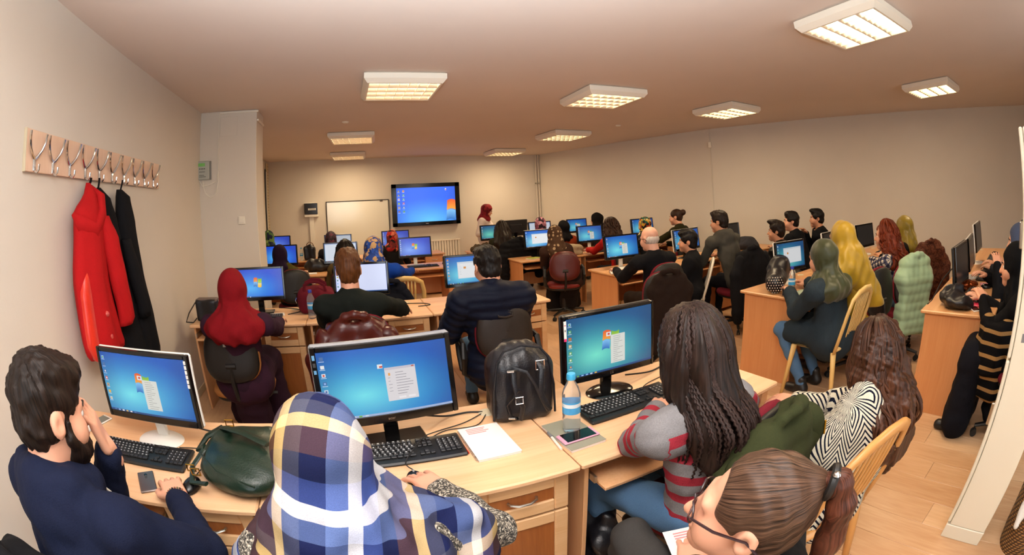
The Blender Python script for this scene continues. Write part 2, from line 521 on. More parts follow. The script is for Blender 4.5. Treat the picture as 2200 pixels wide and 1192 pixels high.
# rear wall with two windows
b = MB()
for x0, x1, z0, z1 in ((XL-.12, 9.8, 0, .9), (XL-.12, 9.8, 2.4, H), (XL-.12, -1.25, .9, 2.4), (.55, 2.2, .9, 2.4), (3.7, 9.8, .9, 2.4)): b.box(x0, x1, YR-.12, YR, z0, z1)
struct('wall_rear', b, M_wall)
M_glass = mat('window_glass', 'ffffff', 0.02, trans=1.0)
for i, (x0, x1) in enumerate(((-1.25, .55), (2.2, 3.7))):
    w = empty('window_%d' % (i+1), ((x0+x1)/2, YR-.06, .9)); w['kind'] = 'structure'
    hw = (x1-x0)/2; b = MB()
    for a in ((-hw, -hw+.05, 0, 1.5), (hw-.05, hw, 0, 1.5), (-.03, .03, 0, 1.5), (-hw, hw, 0, .05), (-hw, hw, 1.45, 1.5)): b.box(a[0], a[1], -.03, .03, a[2], a[3], .004)
    b.build('window_frame', M_white, w)
    b = MB(); b.box(-hw+.05, -.03, -.004, .004, .05, 1.45); b.build('pane', M_glass, w)
    b = MB(); b.box(.03, hw-.05, -.004, .004, .05, 1.45); b.build('pane', M_glass, w)
# the square column beside the left wall
b = MB(); b.box(XL-.05, -.962, 4.66, 5.05, 0, H, .004); struct('wall_column', b, M_wall, 'square white column standing against the left wall')
for nm, x0, x1, y0, y1 in (('baseboard_left', XL, XL+.012, YR, 4.66), ('baseboard_back', -1.75, 4.41, YB-.012, YB)):
    b = MB(); b.box(x0, x1, y0, y1, 0, .07, .003); struct(nm, b, M_beige)
b = MB(); b.tube([(5.735, 5.46, .02), (5.735, 5.46, H-.01)], .006, 6); struct('trim_1', b, M_wall, 'thin vertical joint in the right wall')

# ceiling lamps: housing, louvre of bright fins, tubes
M_lampw = mat('lamp_enamel', 'e8e0d0', 0.45)
M_fin = mat('louvre_metal', 'f0e6d2', 0.3, 0.5)
tt = NT('lamp_tube'); tt.p(Base_Color=(1, .9, .75, 1), Emission_Color=(1, .86, .62, 1), Emission_Strength=20); M_tube = tt.m
tt = NT('lamp_reflector'); tt.p(Base_Color=(.9, .85, .75, 1), Roughness=.35, Metallic=.3); M_refl = tt.m
def lamp_proto():
    r = empty('ceiling_lamp', (0, 0, H))
    b = MB(); o, i = .335, .29            # housing: chamfered frame
    prof = [(o-.02, 0), (o, -.012), (o, -.055), (o-.03, -.09), (i, -.09), (i, -.02), (i, -.02)]
    vs = []; fs = []
    for rr, z in prof: vs += [(-rr, -rr, z), (rr, -rr, z), (rr, rr, z), (-rr, rr, z)]
    for k in range(len(prof)-1):
        for c in range(4): fs.append((k*4+c, k*4+(c+1) % 4, (k+1)*4+(c+1) % 4, (k+1)*4+c))
    b.add(vs, [q[::-1] for q in fs]); b.add([(-o+.02, -o+.02, 0), (o-.02, -o+.02, 0), (o-.02, o-.02, 0), (-o+.02, o-.02, 0)], [(0, 1, 2, 3)])
    b.build('housing', M_lampw, r, angle=20)
    b = MB(); b.box(-i, i, -i, i, -.022, -.018); b.build('reflector', M_refl, r)
    b = MB()
    for k in range(5):
        y = -i+k*2*i/4; b.add([(-i, y-.004, -.088), (i, y-.004, -.088), (i, y-.022, -.052), (-i, y-.022, -.052), (-i, y+.004, -.088), (i, y+.004, -.088), (i, y+.022, -.052), (-i, y+.022, -.052)], [(0, 1, 2, 3), (4, 7, 6, 5), (0, 4, 5, 1)])
    b.build('louvre_rail', M_fin, r, angle=None)
    b = MB()
    for k in range(8):
        x = -i+k*2*i/7; b.box(x-.0015, x+.0015, -i, i, -.088, -.055)
    b.build('louvre_fin', M_fin, r)
    for k in range(4):
        y = -i+(k+.5)*2*i/4; b = MB(); b.cyl((-i+.005, y, -.04), (i-.005, y, -.04), .013, n=8); b.build('tube', M_tube, r)
    return r
LP = [((.476, 3.778), 0, 'large near ceiling lamp over the second left row, in front of the column'), ((.099, 6.594), -4, 'middle lamp of the left line of three ceiling lamps'),
      ((.052, 8.813), -3, 'farthest ceiling lamp of the left line, above the whiteboard'), ((2.528, 3.867), -2, 'ceiling lamp near the centre of the ceiling, next right of the large left one'),
      ((3.395, 6.461), 4, 'ceiling lamp of the centre line, second from the back wall'), ((3.223, 8.771), 3, 'small far ceiling lamp nearest the back right corner'),
      ((5.6, 1.256), -3, 'ceiling lamp at far right, close to the right wall'), ((2.857, 1.119), -4, 'nearest and largest ceiling lamp, cut by the top of the photo'),
      ((4.5, 3.9), 5, 'ceiling lamp in front of the wire joint of the right wall')]
lp = lamp_proto()
for k, ((x, y), a, lab) in enumerate(LP):
    o = lp if k == 0 else dup(lp, (0, 0, 0))
    o.location = (x, y, H); o.rotation_euler = (0, 0, R(a)); tag(o, lab, 'lamp', 'square louvred ceiling lamps')
    area_light('lamp_light', (x, y, H-.094), (0, 0, R(a)), .55, .55, LAMP_POWER, LAMP_COL)

# ------------------------------------------------------------------ left wall: rail, hooks, coats
M_rail = wood('rail_veneer', 'd9b59a', 'e6c6ae', 'Z', 0.35, 10, 0.1)
r = empty('coat_rail', (XL, 2.57, 1.93), 0, 'long pale wooden coat rail with ten chrome hooks on the left wall', 'coat rail')
b = MB(); b.box(0, .022, -.905, .9, -.088, .102, .002); b.build('board', M_rail, r)
b = MB(); b.box(0.0005, .0235, -.91, -.903, -.09, .104, .001); b.build('edge_strip', M_beige, r)
def hook_mb(k):
    b = MB(); b.box(.022, .03, -.012, .012, -.085, -.02, .003)
    for sg in (-1, 1):
        b.tube([(.028, 0, -.03), (.032, sg*.022, -.016), (.04, sg*.05, .012), (.05, sg*.069, .05), (.057, sg*.075, .088)], [.008, .0078, .0072, .0068, .0072], 8)
    b.tube([(.028, 0, -.03), (.029, 0, -.07), (.036, 0, -.086), (.052, 0, -.09), (.064, 0, -.08), (.068, 0, -.055)], [.008, .0075, .007, .0065, .006, .006], 8)
    return b
hk0 = None
for k in range(10):
    if hk0 is None: hk0 = hook_mb(0).build('hook', M_chrome, r)
    o = hk0 if k == 0 else link(hk0.copy(), r)
    o.location = (0, -.83+k*.178, 0); o.rotation_euler = (0, 0, 0)

def loft(levels, n, fold, nf, seed, close=True, flat=0.0):
    """hanging cloth: a stack of ellipses (z, cx, cy, rx, ry) with folds that grow downwards"""
    rg = random.Random(seed); ph = rg.uniform(0, 6); b = MB(); m = len(levels); vs = []
    for i, (z, cx, cy, rx, ry) in enumerate(levels):
        g = i/(m-1)
        for k in range(n):
            a = 2*PI*k/n
            f = 1+fold*(0.25+0.75*g)*(math.sin(nf*a+ph+g*1.2)+0.5*math.sin((nf*1.7+1)*a+ph*2-g*2))
            vs.append((cx+rx*math.cos(a)*f, cy+ry*math.sin(a)*(1+(f-1)*.35), z))
    fs = [(i*n+k, (i+1)*n+k, (i+1)*n+(k+1) % n, i*n+(k+1) % n) for i in range(m-1) for k in range(n)]
    fs += [tuple(range(n)), tuple(range((m-1)*n, m*n))[::-1]]
    return b.add(vs, fs)
def interp(levels, step=0.03):
    out = []
    for a, c in zip(levels, levels[1:]):
        k = max(1, int(abs(a[0]-c[0])/step))
        for i in range(k):
            t = i/k; t = t*t*(3-2*t)*.5+t*.5; out.append(tuple(a[j]+(c[j]-a[j])*(i/k if j == 0 else t) for j in range(5)))
    return out+[levels[-1]]
M_red = fabric('red_wool', 'b3191c', 0.3, 160, 0.18)
M_redsat = satin('red_satin_lining', 'd8301c', 0.25)
M_blk = fabric('black_wool', '121215', 0.3, 160, 0.3)
def coat(name, label, m, lv, n, fold, nf, seed, extra):
    o = loft(interp(lv), n, fold, nf, seed).build('body', m, None, angle=None)
    r = empty(name, (XL, lv[0][2], 0), 0, label, 'coat', None)
    for q in o.data.vertices: q.co = (q.co.x, q.co.y-lv[0][2], q.co.z)
    o.parent = r; extra(r)
    return r
def red_extra(r):
    # sleeve hanging in front, hood collar, lining edge, buttons
    lv = [(1.64, .15, .04, .03, .05), (1.52, .18, .06, .05, .075), (1.3, .2, .085, .05, .08), (1.14, .2, .12, .045, .08), (1.06, .195, .13, .046, .08), (1.03, .18, .12, .045, .075)]
    loft(interp(lv), 20, .06, 3, 4).build('sleeve', M_red, r, angle=None)
    b = MB(); b.tube([(.05, 0.03, 1.80), (.11, .07, 1.74), (.15, .02, 1.64), (.17, -.1, 1.56), (.14, -.21, 1.6), (.09, -.23, 1.655)], [.03, .06, .058, .05, .045, .012], 10, flat=.55); b.build('collar', M_red, r, angle=None)
    lv = [(1.5, .13, -.17, .02, .03), (1.25, .14, -.235, .035, .05), (1.0, .14, -.25, .04, .06), (.93, .15, -.22, .045, .07), (.905, .15, -.2, .03, .05)]
    loft(interp(lv), 14, .12, 3, 9).build('lining', M_redsat, r, angle=None)
    for z in (1.14, 1.02):
        b = MB(); b.lathe([(0.0, .012), (.012, .01), (.016, .004), (.016, 0)], 14); b.M = None
        o = b.build('button', mat('clear_red_button', 'c8564e', .15), r, (.205, -.13, z)); o.rotation_euler = (0, R(80), 0)
    b = MB(); b.tube([(.04, .03, 1.80), (.055, .03, 1.83), (.06, .03, 1.85)], .008, 6); b.build('hanging_loop', M_blk, r)
coat('red_coat', 'long red wool coat with satin lining hanging from the fourth hook', M_red,
     [(1.82, .055, 2.27, .012, .02), (1.76, .085, 2.25, .035, .055), (1.66, .1, 2.19, .065, .13), (1.55, .11, 2.19, .075, .15), (1.3, .11, 2.16, .085, .17), (1.0, .115, 2.17, .09, .20), (.95, .115, 2.18, .09, .205), (.92, .115, 2.19, .08, .19)], 44, .1, 5, 3, red_extra)
def blk_extra(r):
    lv = [(1.80, .06, .28, .02, .025), (1.755, .09, .28, .045, .075), (1.6, .11, .27, .06, .1), (1.3, .12, .29, .07, .11), (1.0, .125, .33, .08, .13), (.78, .12, .34, .08, .15), (.72, .12, .34, .07, .14)]
    loft(interp(lv), 30, .09, 4, 6).build('front_panel', M_blk, r, angle=None)
    lv = [(1.5, .17, .16, .03, .05), (1.3, .19, .2, .045, .07), (1.1, .2, .26, .045, .075), (1.02, .19, .27, .04, .07)]
    loft(interp(lv), 18, .06, 3, 5).build('sleeve', M_blk, r, angle=None)
    for z, y in ((1.5, .37), (1.37, .395), (1.2, .41)):
        b = MB(); b.tube([(.11, y, z), (.115, y+.025, z-.012), (.11, y+.028, z-.035)], .007, 6); b.build('toggle', M_blk, r)
    b = MB(); b.tube([(.05, 0, 1.79), (.06, 0, 1.83), (.062, 0, 1.855)], .007, 6); b.build('hanging_loop', M_blk, r)
    b = MB(); b.tube([(.06, .3, 1.8), (.065, .31, 1.83), (.066, .32, 1.86)], .006, 6); b.build('hanging_loop', M_blk, r)
coat('black_coat', 'long black coat with toggles hanging right of the red coat', M_blk,
     [(1.80, .055, 2.40, .012, .02), (1.74, .09, 2.42, .03, .07), (1.62, .1, 2.45, .04, .1), (1.4, .105, 2.50, .05, .12), (1.1, .11, 2.55, .06, .16), (.82, .11, 2.58, .07, .2), (.76, .11, 2.58, .06, .19)], 36, .1, 4, 8, blk_extra)

# ------------------------------------------------------------------ column fittings
r = empty('room_thermostat', (-1.56, 4.66, 2.075), 0, 'grey wall controller with green display on the column', 'thermostat')
b = MB(); b.box(-.085, .07, -.05, 0, -.095, .095, .008); b.build('case', mat('controller_grey', 'a9aca4', .45), r)
b = MB(); b.box(.07, .082, -.03, 0, -.095, .095, .004); b.build('hinge_side', M_grey, r)
b = MB(); b.box(-.06, .02, -.0535, -.05, .04, .072, .001); tt = NT('lcd_green'); tt.p(Base_Color=lin('4d7a3a'), Emission_Color=lin('5c8a44'), Emission_Strength=.5, Roughness=.3); b.build('display', tt.m, r)
b = MB()
for k in range(4): b.box(-.05+k*.02, -.04+k*.02, -.054, -.05, .01, .02, .001)
b.build('buttons', M_black, r)
b = MB()
for z, w in ((-.02, .07), (-.055, .06), (-.07, .08)): b.box(-.05, -.05+w, -.0512, -.05, z, z+.008)
b.build('printed_line', mat('print_grey', '6f736c', .6), r)
b = MB(); b.tube([(-.07, -.02, -.09), (-.02, -.02, -.16), (.06, -.012, -.15), (.15, -.01, -.11), (.165, -.008, .0), (.165, -.008, .2), (.165, -.008, .58)], .004, 6)
b.tube([(-.015, -.02, -.1), (-.01, -.02, -.16), (.01, -.015, -.23), (.07, -.012, -.28), (.13, -.01, -.25), (.165, -.008, -.12), (.165, -.008, 0)], .004, 6)
b.build('cord', M_white, r)
r = empty('cable_duct', (-1.39, 4.66, 2.66), 0, 'thin white cable duct along the top of the column', 'cable duct')
b = MB(); b.box(0, .445, -.016, 0, -.008, .012, .002); b.build('horizontal_run', M_white, r)
b = MB(); b.box(.43, .45, .0, .34, -.1, -.08, .002, rot=None); b.build('side_run', M_white, r)
o = empty('access_panel', (-1.28, 4.66, 2.52), 0, 'flat square cover plate high on the column', 'panel'); b = MB(); b.box(-.1, .1, -.004, 0, -.1, .1, .002); b.build('plate', M_wall, o)
o = empty('light_switch', (-1.14, 4.66, 1.556), 0, 'white light switch low on the column front', 'switch')
b = MB(); b.box(-.04, .04, -.01, 0, -.04, .04, .004); b.build('plate', M_white, o); b = MB(); b.box(-.028, .028, -.014, -.008, -.028, .028, .003); b.build('rocker', M_white, o)

# ------------------------------------------------------------------ back wall
def screen_mesh(w, h, kind, seed=0):
    """the picture on a screen, as coloured facets: wallpaper, logo, icons, windows, task bar"""
    rg = random.Random(seed); V = []; F = []; C = []
    S = lambda c: lin(c)
    def quad(pts, cols, z):
        k = len(V)
        for p in pts: V.append((max(-1, min(1, p[0]))*w/2, -z, max(-1, min(1, p[1]))*h/2))
        F.append(tuple(range(k, k+len(pts))))
        for i in range(len(pts)): C.append(cols[i] if isinstance(cols, list) else cols)
    def rect(x0, y0, x1, y1, c, z): quad([(x0, y0), (x1, y0), (x1, y1), (x0, y1)], S(c), z)
    if kind == 'off':
        rect(-1, -1, 1, 1, '1c1f20', 0)
        return V, F, C
    tint = {'tv': ((50, 108, 250), (100, 200, 255)), 'violet': ((45, 75, 200), (130, 170, 245)), 'teal': ((4, 84, 140), (120, 230, 205)), 'bright': ((20, 96, 200), (160, 235, 240)), 'deep': ((12, 70, 205), (80, 180, 245))}.get(kind.split('+')[0], ((10, 92, 190), (120, 228, 238)))
    a, c = tint; NU, NV = 28, 18; cx, cy = (0.1, -1.0) if kind.startswith('tv') else (-0.35, -0.35)
    def wall(x, y):
        d = math.hypot((x-cx)/1.5, (y-cy)/1.25); t = max(0, 1-d*.9)**1.1
        e = max(0, abs(x)-.55)*.25
        return lin(tuple((a[i]+(c[i]-a[i])*t)*(1-e)/255 for i in range(3)))
    k = len(V)
    for i in range(NU+1):
        for j in range(NV+1):
            x, y = -1+2*i/NU, -1+2*j/NV; V.append((x*w/2, 0, y*h/2)); C.append(wall(x, y))
    F += [(k+i*(NV+1)+j, k+(i+1)*(NV+1)+j, k+(i+1)*(NV+1)+j+1, k+i*(NV+1)+j+1) for i in range(NU) for j in range(NV)]
    asp = w/h
    def flag(ox, oy, s):
        cols = (('e8562a', 'f2a23c'), ('7fb83c', 'b7d84a'), ('2a6fc0', '7fc0f0'), ('f0b62a', 'f8e27a'))
        for q, (u0, v0) in enumerate(((0, .52), (.53, .52), (0, 0), (.53, 0))):
            n = 5; top = []; bot = []
            for i in range(n+1):
                u = u0+.47*i/n; wv = .09*math.sin(u*2*PI*.9+.3)
                sh = .06*(1-u)
                bot.append((ox+(u-.5+.09*(v0-.5))*s/asp, oy+(v0-.5+wv-sh*.3)*s)); top.append((ox+(u-.5+.09*(v0-.02))*s/asp, oy+(v0+.48-.5+wv)*s))
            for i in range(n):
                c0, c1 = cols[q]
                quad([bot[i], bot[i+1], top[i+1], top[i]], [S(c1 if q < 2 else c0)]*2+[S(c0 if q < 2 else c1)]*2, .0004)
    opts = kind.split('+')[1:]
    if kind.startswith('tv'):
        flag(1.02, -.42, 1.15)
    elif 'nologo' not in opts: flag(-.02 if 'left' not in opts else -.1, .06, .62)
    z = .0008
    pal = ['e8e8e8', '8fb7e8', 'd24a3a', 'e0b04a', '6ab04c', 'c9d6e2', '4a6fa5']
    for col in range(2 if kind.startswith('tv') else 1):
        for i in range(6 if kind.startswith('tv') else 7):
            x, y = -.93+col*.16, .82-i*.235
            if y < -.8: continue
            rect(x-.025, y-.05, x+.035, y+.05, rg.choice(pal), z); rect(x-.01, y-.03, x+.02, y+.025, rg.choice(pal), z+.0002)
            rect(x-.04, y-.085, x+.045, y-.07, 'cfe0f0', z)
    if kind.startswith('tv'):
        rect(.66, .78, .70, .9, 'f0f0f0', z); rect(.67, .79, .70, .84, 'd24a3a', z+.0002)
    if not kind.startswith('tv'):
        rect(-1, -1, 1, -.935, '9fb4d8' if 'light' in opts else '1c4a80', z)
        for i in range(6): rect(-.9+i*.1, -.99, -.85+i*.1, -.945, rg.choice(pal), z+.0002)
    def lines(x0, x1, y1, y0, n, c, t=.012):
        for i in range(n):
            y = y1-(y1-y0)*i/max(1, n-1); rect(x0, y-t, x0+(x1-x0)*rg.uniform(.35, .95), y+t*.2, c, z+.0012)
    if 'menu' in opts:
        x0 = -.02 if 'left' not in opts else -.1
        x0, x1, y0, y1 = x0, x0+.34, -.78, .22
        rect(x0-.1, y1-.02, x0+.01, y1+.12, 'dfe6ec', z); rect(x0-.07, y1+.02, x0-.02, y1+.09, 'd24a3a', z+.0003)
        rect(x0, y0, x1, y1, 'd9dad3', z+.0006); lines(x0+.06, x1-.03, y1-.06, y0+.06, 14, '9a9c98')
    if 'dialog' in opts:
        x0, x1, y0, y1 = .0, .48, -.62, .38
        rect(x0-.1, y1, x0-.02, y1+.12, 'e8e8e8', z); rect(x0-.07, y1+.02, x0-.02, y1+.07, 'd24a3a', z+.0003)
        rect(x0, y0, x1, y1, 'ddd8da', z+.0006); rect(x0, y1-.07, x1, y1, 'c8c2cc', z+.0009); rect(x1-.06, y1-.05, x1-.02, y1-.015, 'c05a4a', z+.0012)
        lines(x0+.16, x1-.04, y1-.16, y0+.2, 9, '8c8890'); lines(x0+.04, x0+.13, y1-.3, y0+.3, 5, '9c98a0')
        rect(x0+.17, y0+.05, x0+.28, y0+.11, 'ece8ea', z+.0012); rect(x0+.32, y0+.05, x0+.43, y0+.11, 'ece8ea', z+.0012); rect(x0+.05, y1-.24, x0+.08, y1-.16, 'e8a24a', z+.0012)
    if 'window' in opts:
        rect(-.55, -.62, .75, .62, 'cdd6de', z+.0003); rect(-.52, -.58, .72, .5, 'e4e6e8', z+.0006); rect(-.3, .1, -.2, .25, 'd28a3a', z+.0009); lines(-.48, -.35, .42, -.3, 7, 'a8b4c0')
    if 'page' in opts:
        rect(-.97, -.92, .97, .97, 'dbe3ef', z+.0003); rect(-.97, .86, .97, .97, 'b7c6dc', z+.0006); lines(-.8, -.1, .7, -.6, 10, 'b0bac8')
    if 'glare' in opts: rect(-.99, -.93, .99, .99, 'cfd6f2', z-.0003)
    return V, F, C
def screen(w, h, kind, strength, parent, loc, M=None, seed=0, name='screen'):
    V, F, C = screen_mesh(w, h, kind, seed)
    o = bpy.data.objects.new(name, make_mesh(name, V, F, screen_mat('screen_%.2f' % strength, strength), None, False, None, None, C))
    link(o, parent)
    if M is not None: o.matrix_local = M
    else: o.location = loc
    return o
r = empty('television', (1.705, YB-.04, 1.635), 0, 'large wall television showing a blue computer desktop', 'television')
b = MB(); b.box(-.745, .745, -.085, -.0, -.44, .46, .012); b.box(-.4, .4, 0, .01, -.25, .25)
b.build('case', M_blackg, r)
b = MB()
for x0, x1, z0, z1 in ((-.745, -.64, -.44, .46), (.645, .745, -.44, .46), (-.745, .745, -.44, -.36), (-.745, .745, .375, .46)): b.box(x0, x1, -.1, -.08, z0, z1, .004)
b.build('bezel', M_blackg, r)
b = MB(); b.box(-.65, .65, -.0862, -.085, -.365, .38)
screen(1.285, .735, 'tv', 1.12, r, (.0025, -.0868, .0075))
b = MB(); b.box(-.03, .03, -.102, -.099, -.405, -.395); b.build('logo', M_silver, r)
r = empty('whiteboard', (.22, YB-.005, 1.18), 0, 'whiteboard in a thin dark frame beside the television', 'whiteboard')
b = MB(); b.box(-.67, .67, -.02, 0, -.6, .6, .004); b.build('board', mat('whiteboard_enamel', 'e6e2d4', .12), r)
b = MB()
for x0, x1, z0, z1 in ((-.685, -.665, -.615, .615), (.665, .685, -.615, .615), (-.685, .685, -.615, -.595), (-.685, .685, .595, .615)): b.box(x0, x1, -.03, 0, z0, z1, .004)
b.box(.49, .55, -.035, 0, .57, .60, .003)
b.build('frame', mat('board_frame', '4a443c', .4), r)
r = empty('distribution_box', (-.79, YB-.005, 1.49), 0, 'small fuse box with smoked door above a cable duct on the back wall', 'fuse box')
b = MB(); b.box(-.15, .15, -.11, 0, 0, .3, .008); b.build('case', M_white, r)
b = MB(); b.box(-.145, .145, -.125, -.108, .055, .285, .006); b.build('door', mat('smoked_plastic', '24201c', .15), r)
b = MB()
for k in range(6): b.box(-.06+k*.03, -.042+k*.03, -.128, -.124, .14, .18, .001)
b.build('breaker', M_white, r)
b = MB(); b.box(-.05, .05, -.05, 0, -1.48, 0, .003); b.build('duct', M_white, r)
r = empty('radiator', (1.75, YB-.02, .12), 0, 'white ribbed radiator low on the back wall', 'radiator')
b = MB()
for k in range(22): b.box(-.65+k*.06, -.6+k*.06, -.09, -.01, 0, .73, .01)
b.build('ribs', M_white, r); b = MB(); b.box(-.66, .67, -.1, 0, .72, .75, .004); b.build('top_grille', M_white, r)
r = empty('heating_pipe', (4.36, YB-.05, 0), 0, 'pair of thin vertical heating pipes in the back right corner', 'pipe')
for dx in (0, .055): b = MB(); b.cyl((dx-.03, -dx*.4, 0), (dx-.03, -dx*.4, H-.005), .016, n=10); b.build('pipe', M_wall, r)
b = MB(); b.box(-.05, .04, -.045, .05, 2.0, 2.03, .003); b.build('clip', M_silver, r)
# slotted rail at the far left
r = empty('slotted_rail', (-1.745, 9.55, .3), 0, 'tall perforated metal rail at the far left end of the back bay', 'rail')
b = MB(); b.box(0, .03, -.1, .12, 0, 2.33, .003); b.build('strip', mat('rail_cream', 'cdbb98', .5), r)
b = MB(); b.box(.029, .0315, -.006, .006, 0, .035)
pieces('slot', b, mat('slot_dark', '3a2f22', .8), r, [(0, y, .03+k*.06) for k in range(38) for y in (-.03, .05)])
b = MB(); b.box(0, .02, -.2, -.12, 0, 2.2, .002); b.build('dark_frame', M_dark, r)
b = MB(); b.box(.0, .035, -.15, -.13, .05, 2.15, .002); b.build('bright_edge', M_white, r)
# smoke detector-like rose and wire fitting
o = empty('wall_socket', (5.70, 5.42, 2.40), R(-60), 'small fitting on the joint of the right wall', 'fitting'); b = MB(); b.box(-.03, .03, -.05, 0, -.05, .05, .008); b.build('body', M_white, o)
for x, y, lab in ((3.9, 5.6, 'small round ceiling rose beside the centre lamps'), (0.0, 5.55, 'small round ceiling rose in front of the middle left lamp')):
    o = empty('ceiling_rose', (x, y, H), 0, lab, 'ceiling rose'); b = MB(); b.lathe([(.0, -.02), (.03, -.018), (.045, -.004), (.045, 0)], 16); b.build('cover', M_white, o)
# skirting grille on right wall
r = empty('wall_radiator', (6.05, 1.62, 0), R(-70), 'low white slotted heater on the floor before the right wall', 'heater')
b = MB(); b.box(-.5, .5, -.06, -.005, 0, .17, .006); b.build('case', M_white, r)
b = MB(); b.box(0, .045, -.064, -.059, 0, .03)
pieces('slot', b, M_dark, r, [(-.45+k*.1, 0, z) for k in range(9) for z in (.05, .105)])
# ------------------------------------------------------------------ desks
M_top = wood('desk_top_beech', 'd8a678', 'e8c198', 'X', 0.36, 11, 0.05)
M_side = wood('desk_side_beech', 'cf9968', 'dfae80', 'Z', 0.42, 11, 0.05)
M_frame = wood('drawer_frame_beech', 'd2a06c', 'e2bb8c', 'X', 0.42, 14, 0.08)
M_inset = wood('drawer_inset_cherry', '8a4c22', 'a8652f', 'Z', 0.4, 16, 0.05)
M_sideo = wood('desk_side_orange', 'c98550', 'd99b66', 'Z', 0.42, 11, 0.05)
M_topo = wood('desk_top_orange', 'c98e5a', 'd9a876', 'X', 0.36, 11, 0.05)
DW, DD, DH = 1.036, 0.645, 0.752

def make_desk(kind, tray=0.04):
    r = empty('computer_desk'); mt, ms = (M_top, M_side) if kind == 'framed' else (M_topo, M_sideo)
    b = MB(); b.box(.002, DW-.002, 0, DD, DH-.024, DH, .006); b.build('tabletop', mt, r)
    b = MB(); b.box(.03, .048, .035, .61, 0, DH-.024, .002); b.build('side_panel', ms, r)
    b = MB(); b.box(DW-.03-.018, DW-.03, .05, .61, 0, DH-.024, .002); b.build('side_panel', ms, r)
    b = MB(); b.box(.049, DW-.049, .585, .603, .3, DH-.024, .002); b.build('back_panel', ms, r)
    b = MB(); b.box(.665, .683, .05, .58, .03, DH-.024, .002); b.build('pedestal_side', ms, r)
    b = MB(); b.box(.684, DW-.049, .06, .58, .03, .05, .002); b.build('pedestal_floor', ms, r)
    b = MB(); b.box(.07, .645, -tray, .36-tray, .632, .648, .003); b.build('keyboard_tray', ms, r)
    for x in (.05, .652): b = MB(); b.box(x, x+.012, .04-tray, .44, .65, .68, .002); b.build('tray_rail', M_silver, r)
    x0, x1 = .668, DW-.032
    def front(nm, z0, z1, hz):
        b = MB()
        if kind == 'framed':
            fw_ = .052
            for a in ((x0, x0+fw_, z0, z1), (x1-fw_, x1, z0, z1), (x0+fw_, x1-fw_, z0, z0+fw_), (x0+fw_, x1-fw_, z1-fw_, z1)): b.box(a[0], a[1], .03, .05, a[2], a[3], .004)
            fr = b.build(nm, M_frame, r)
            b = MB(); b.box(x0+fw_, x1-fw_, .038, .046, z0+fw_, z1-fw_, .001); b.build('inset_panel', M_inset, fr)
        else:
            b.box(x0, x1, .032, .05, z0, z1, .003); fr = b.build(nm, ms, r)
        if hz is not None:
            cx = (x0+x1)/2; b = MB(); b.tube([(cx-.05, .034, hz), (cx-.045, .02, hz), (cx-.02, .008, hz-.004), (cx+.02, .008, hz-.004), (cx+.045, .02, hz), (cx+.05, .034, hz)], .0055, 8, flat=.8)
            b.build('handle', M_silver, fr)
    front('drawer', .56, .72, .645); front('door', .05, .55, None if kind == 'framed' else .4)
    b = MB(); b.lathe([(0, .004), (.026, .004), (.034, .003), (.036, 0)], 20, (.89, .545, DH)); b.build('cable_grommet', M_beige, r)
    return r
D_f = make_desk('framed'); D_p = make_desk('plain', .02)
used = set()
def desk(kind, x, y, label):
    p = D_f if kind == 'framed' else D_p
    g = 'pale desks with framed drawers' if kind == 'framed' else 'plain orange beech desks'
    if kind in used: o = dup(p, (x, y, 0))
    else: used.add(kind); o = p; o.location = (x, y, 0)
    return tag(o, label, 'desk', g)
L0 = -1.448
for k, t in enumerate(('nearest desk at left, with the white monitor and green handbag', 'nearest middle desk, under the large black monitor and notebook', 'nearest right desk, with the black backpack beside and pink phone')): desk('framed', L0+k*1.036, 1.12, t)
for k, t in enumerate(('desk of the woman in the dark red headscarf, by the left wall', 'second-row desk of the man with a red leather jacket on his chair', 'second-row desk of the man in the navy puffer jacket')): desk('framed', L0+k*1.036, 3.52, t)
for k, t in enumerate(('third-row desk behind the column, with a black bag on it', 'third-row desk of the woman with black hair', 'third-row desk of the woman in the royal blue cardigan')): desk('plain', L0+.06+k*1.036, 6.15, t)
for k, t in enumerate(('far left desk against the back bay, behind the column edge', 'far desk in front of the fuse box and whiteboard', 'far desk below the television')): desk('plain', L0+.06+k*1.036, 8.0, t)
for k, t in enumerate(('desk of the woman in the brown dotted headscarf', 'desk of the curly-haired woman in red', 'desk of the woman in the colourful patterned headscarf')): desk('plain', 2.36+k*1.036, 5.97, t)
desk('plain', 2.1, 7.45, 'desk of the long-haired woman in olive, below the standing teacher')
for k, t in enumerate(('far desk of the woman in the pink headscarf', 'far desk of the woman in the black headscarf by the right wall')): desk('plain', 3.2+k*1.03, 7.75, t)
for k, t in enumerate(('desk of the bald older man with papers at its end', 'desk shared by the young man in profile and the grey hoodie', 'desk with a grey jacket lying on its end')): desk('plain', 2.74+k*1.036, 4.1, t)
for k, t in enumerate(('desk with the studded black bag on its end panel', 'desk of the woman in the mustard shawl', 'desk of the woman in the checked shirt')): desk('plain', 3.04+k*1.036, 1.93, t)
for k, t in enumerate(('right-hand desk with the crumpled black bag on its end', 'right-hand middle desk with white monitor stands', 'right-hand last desk toward the right wall')): desk('plain', 3.2+k*1.036, .22, t)

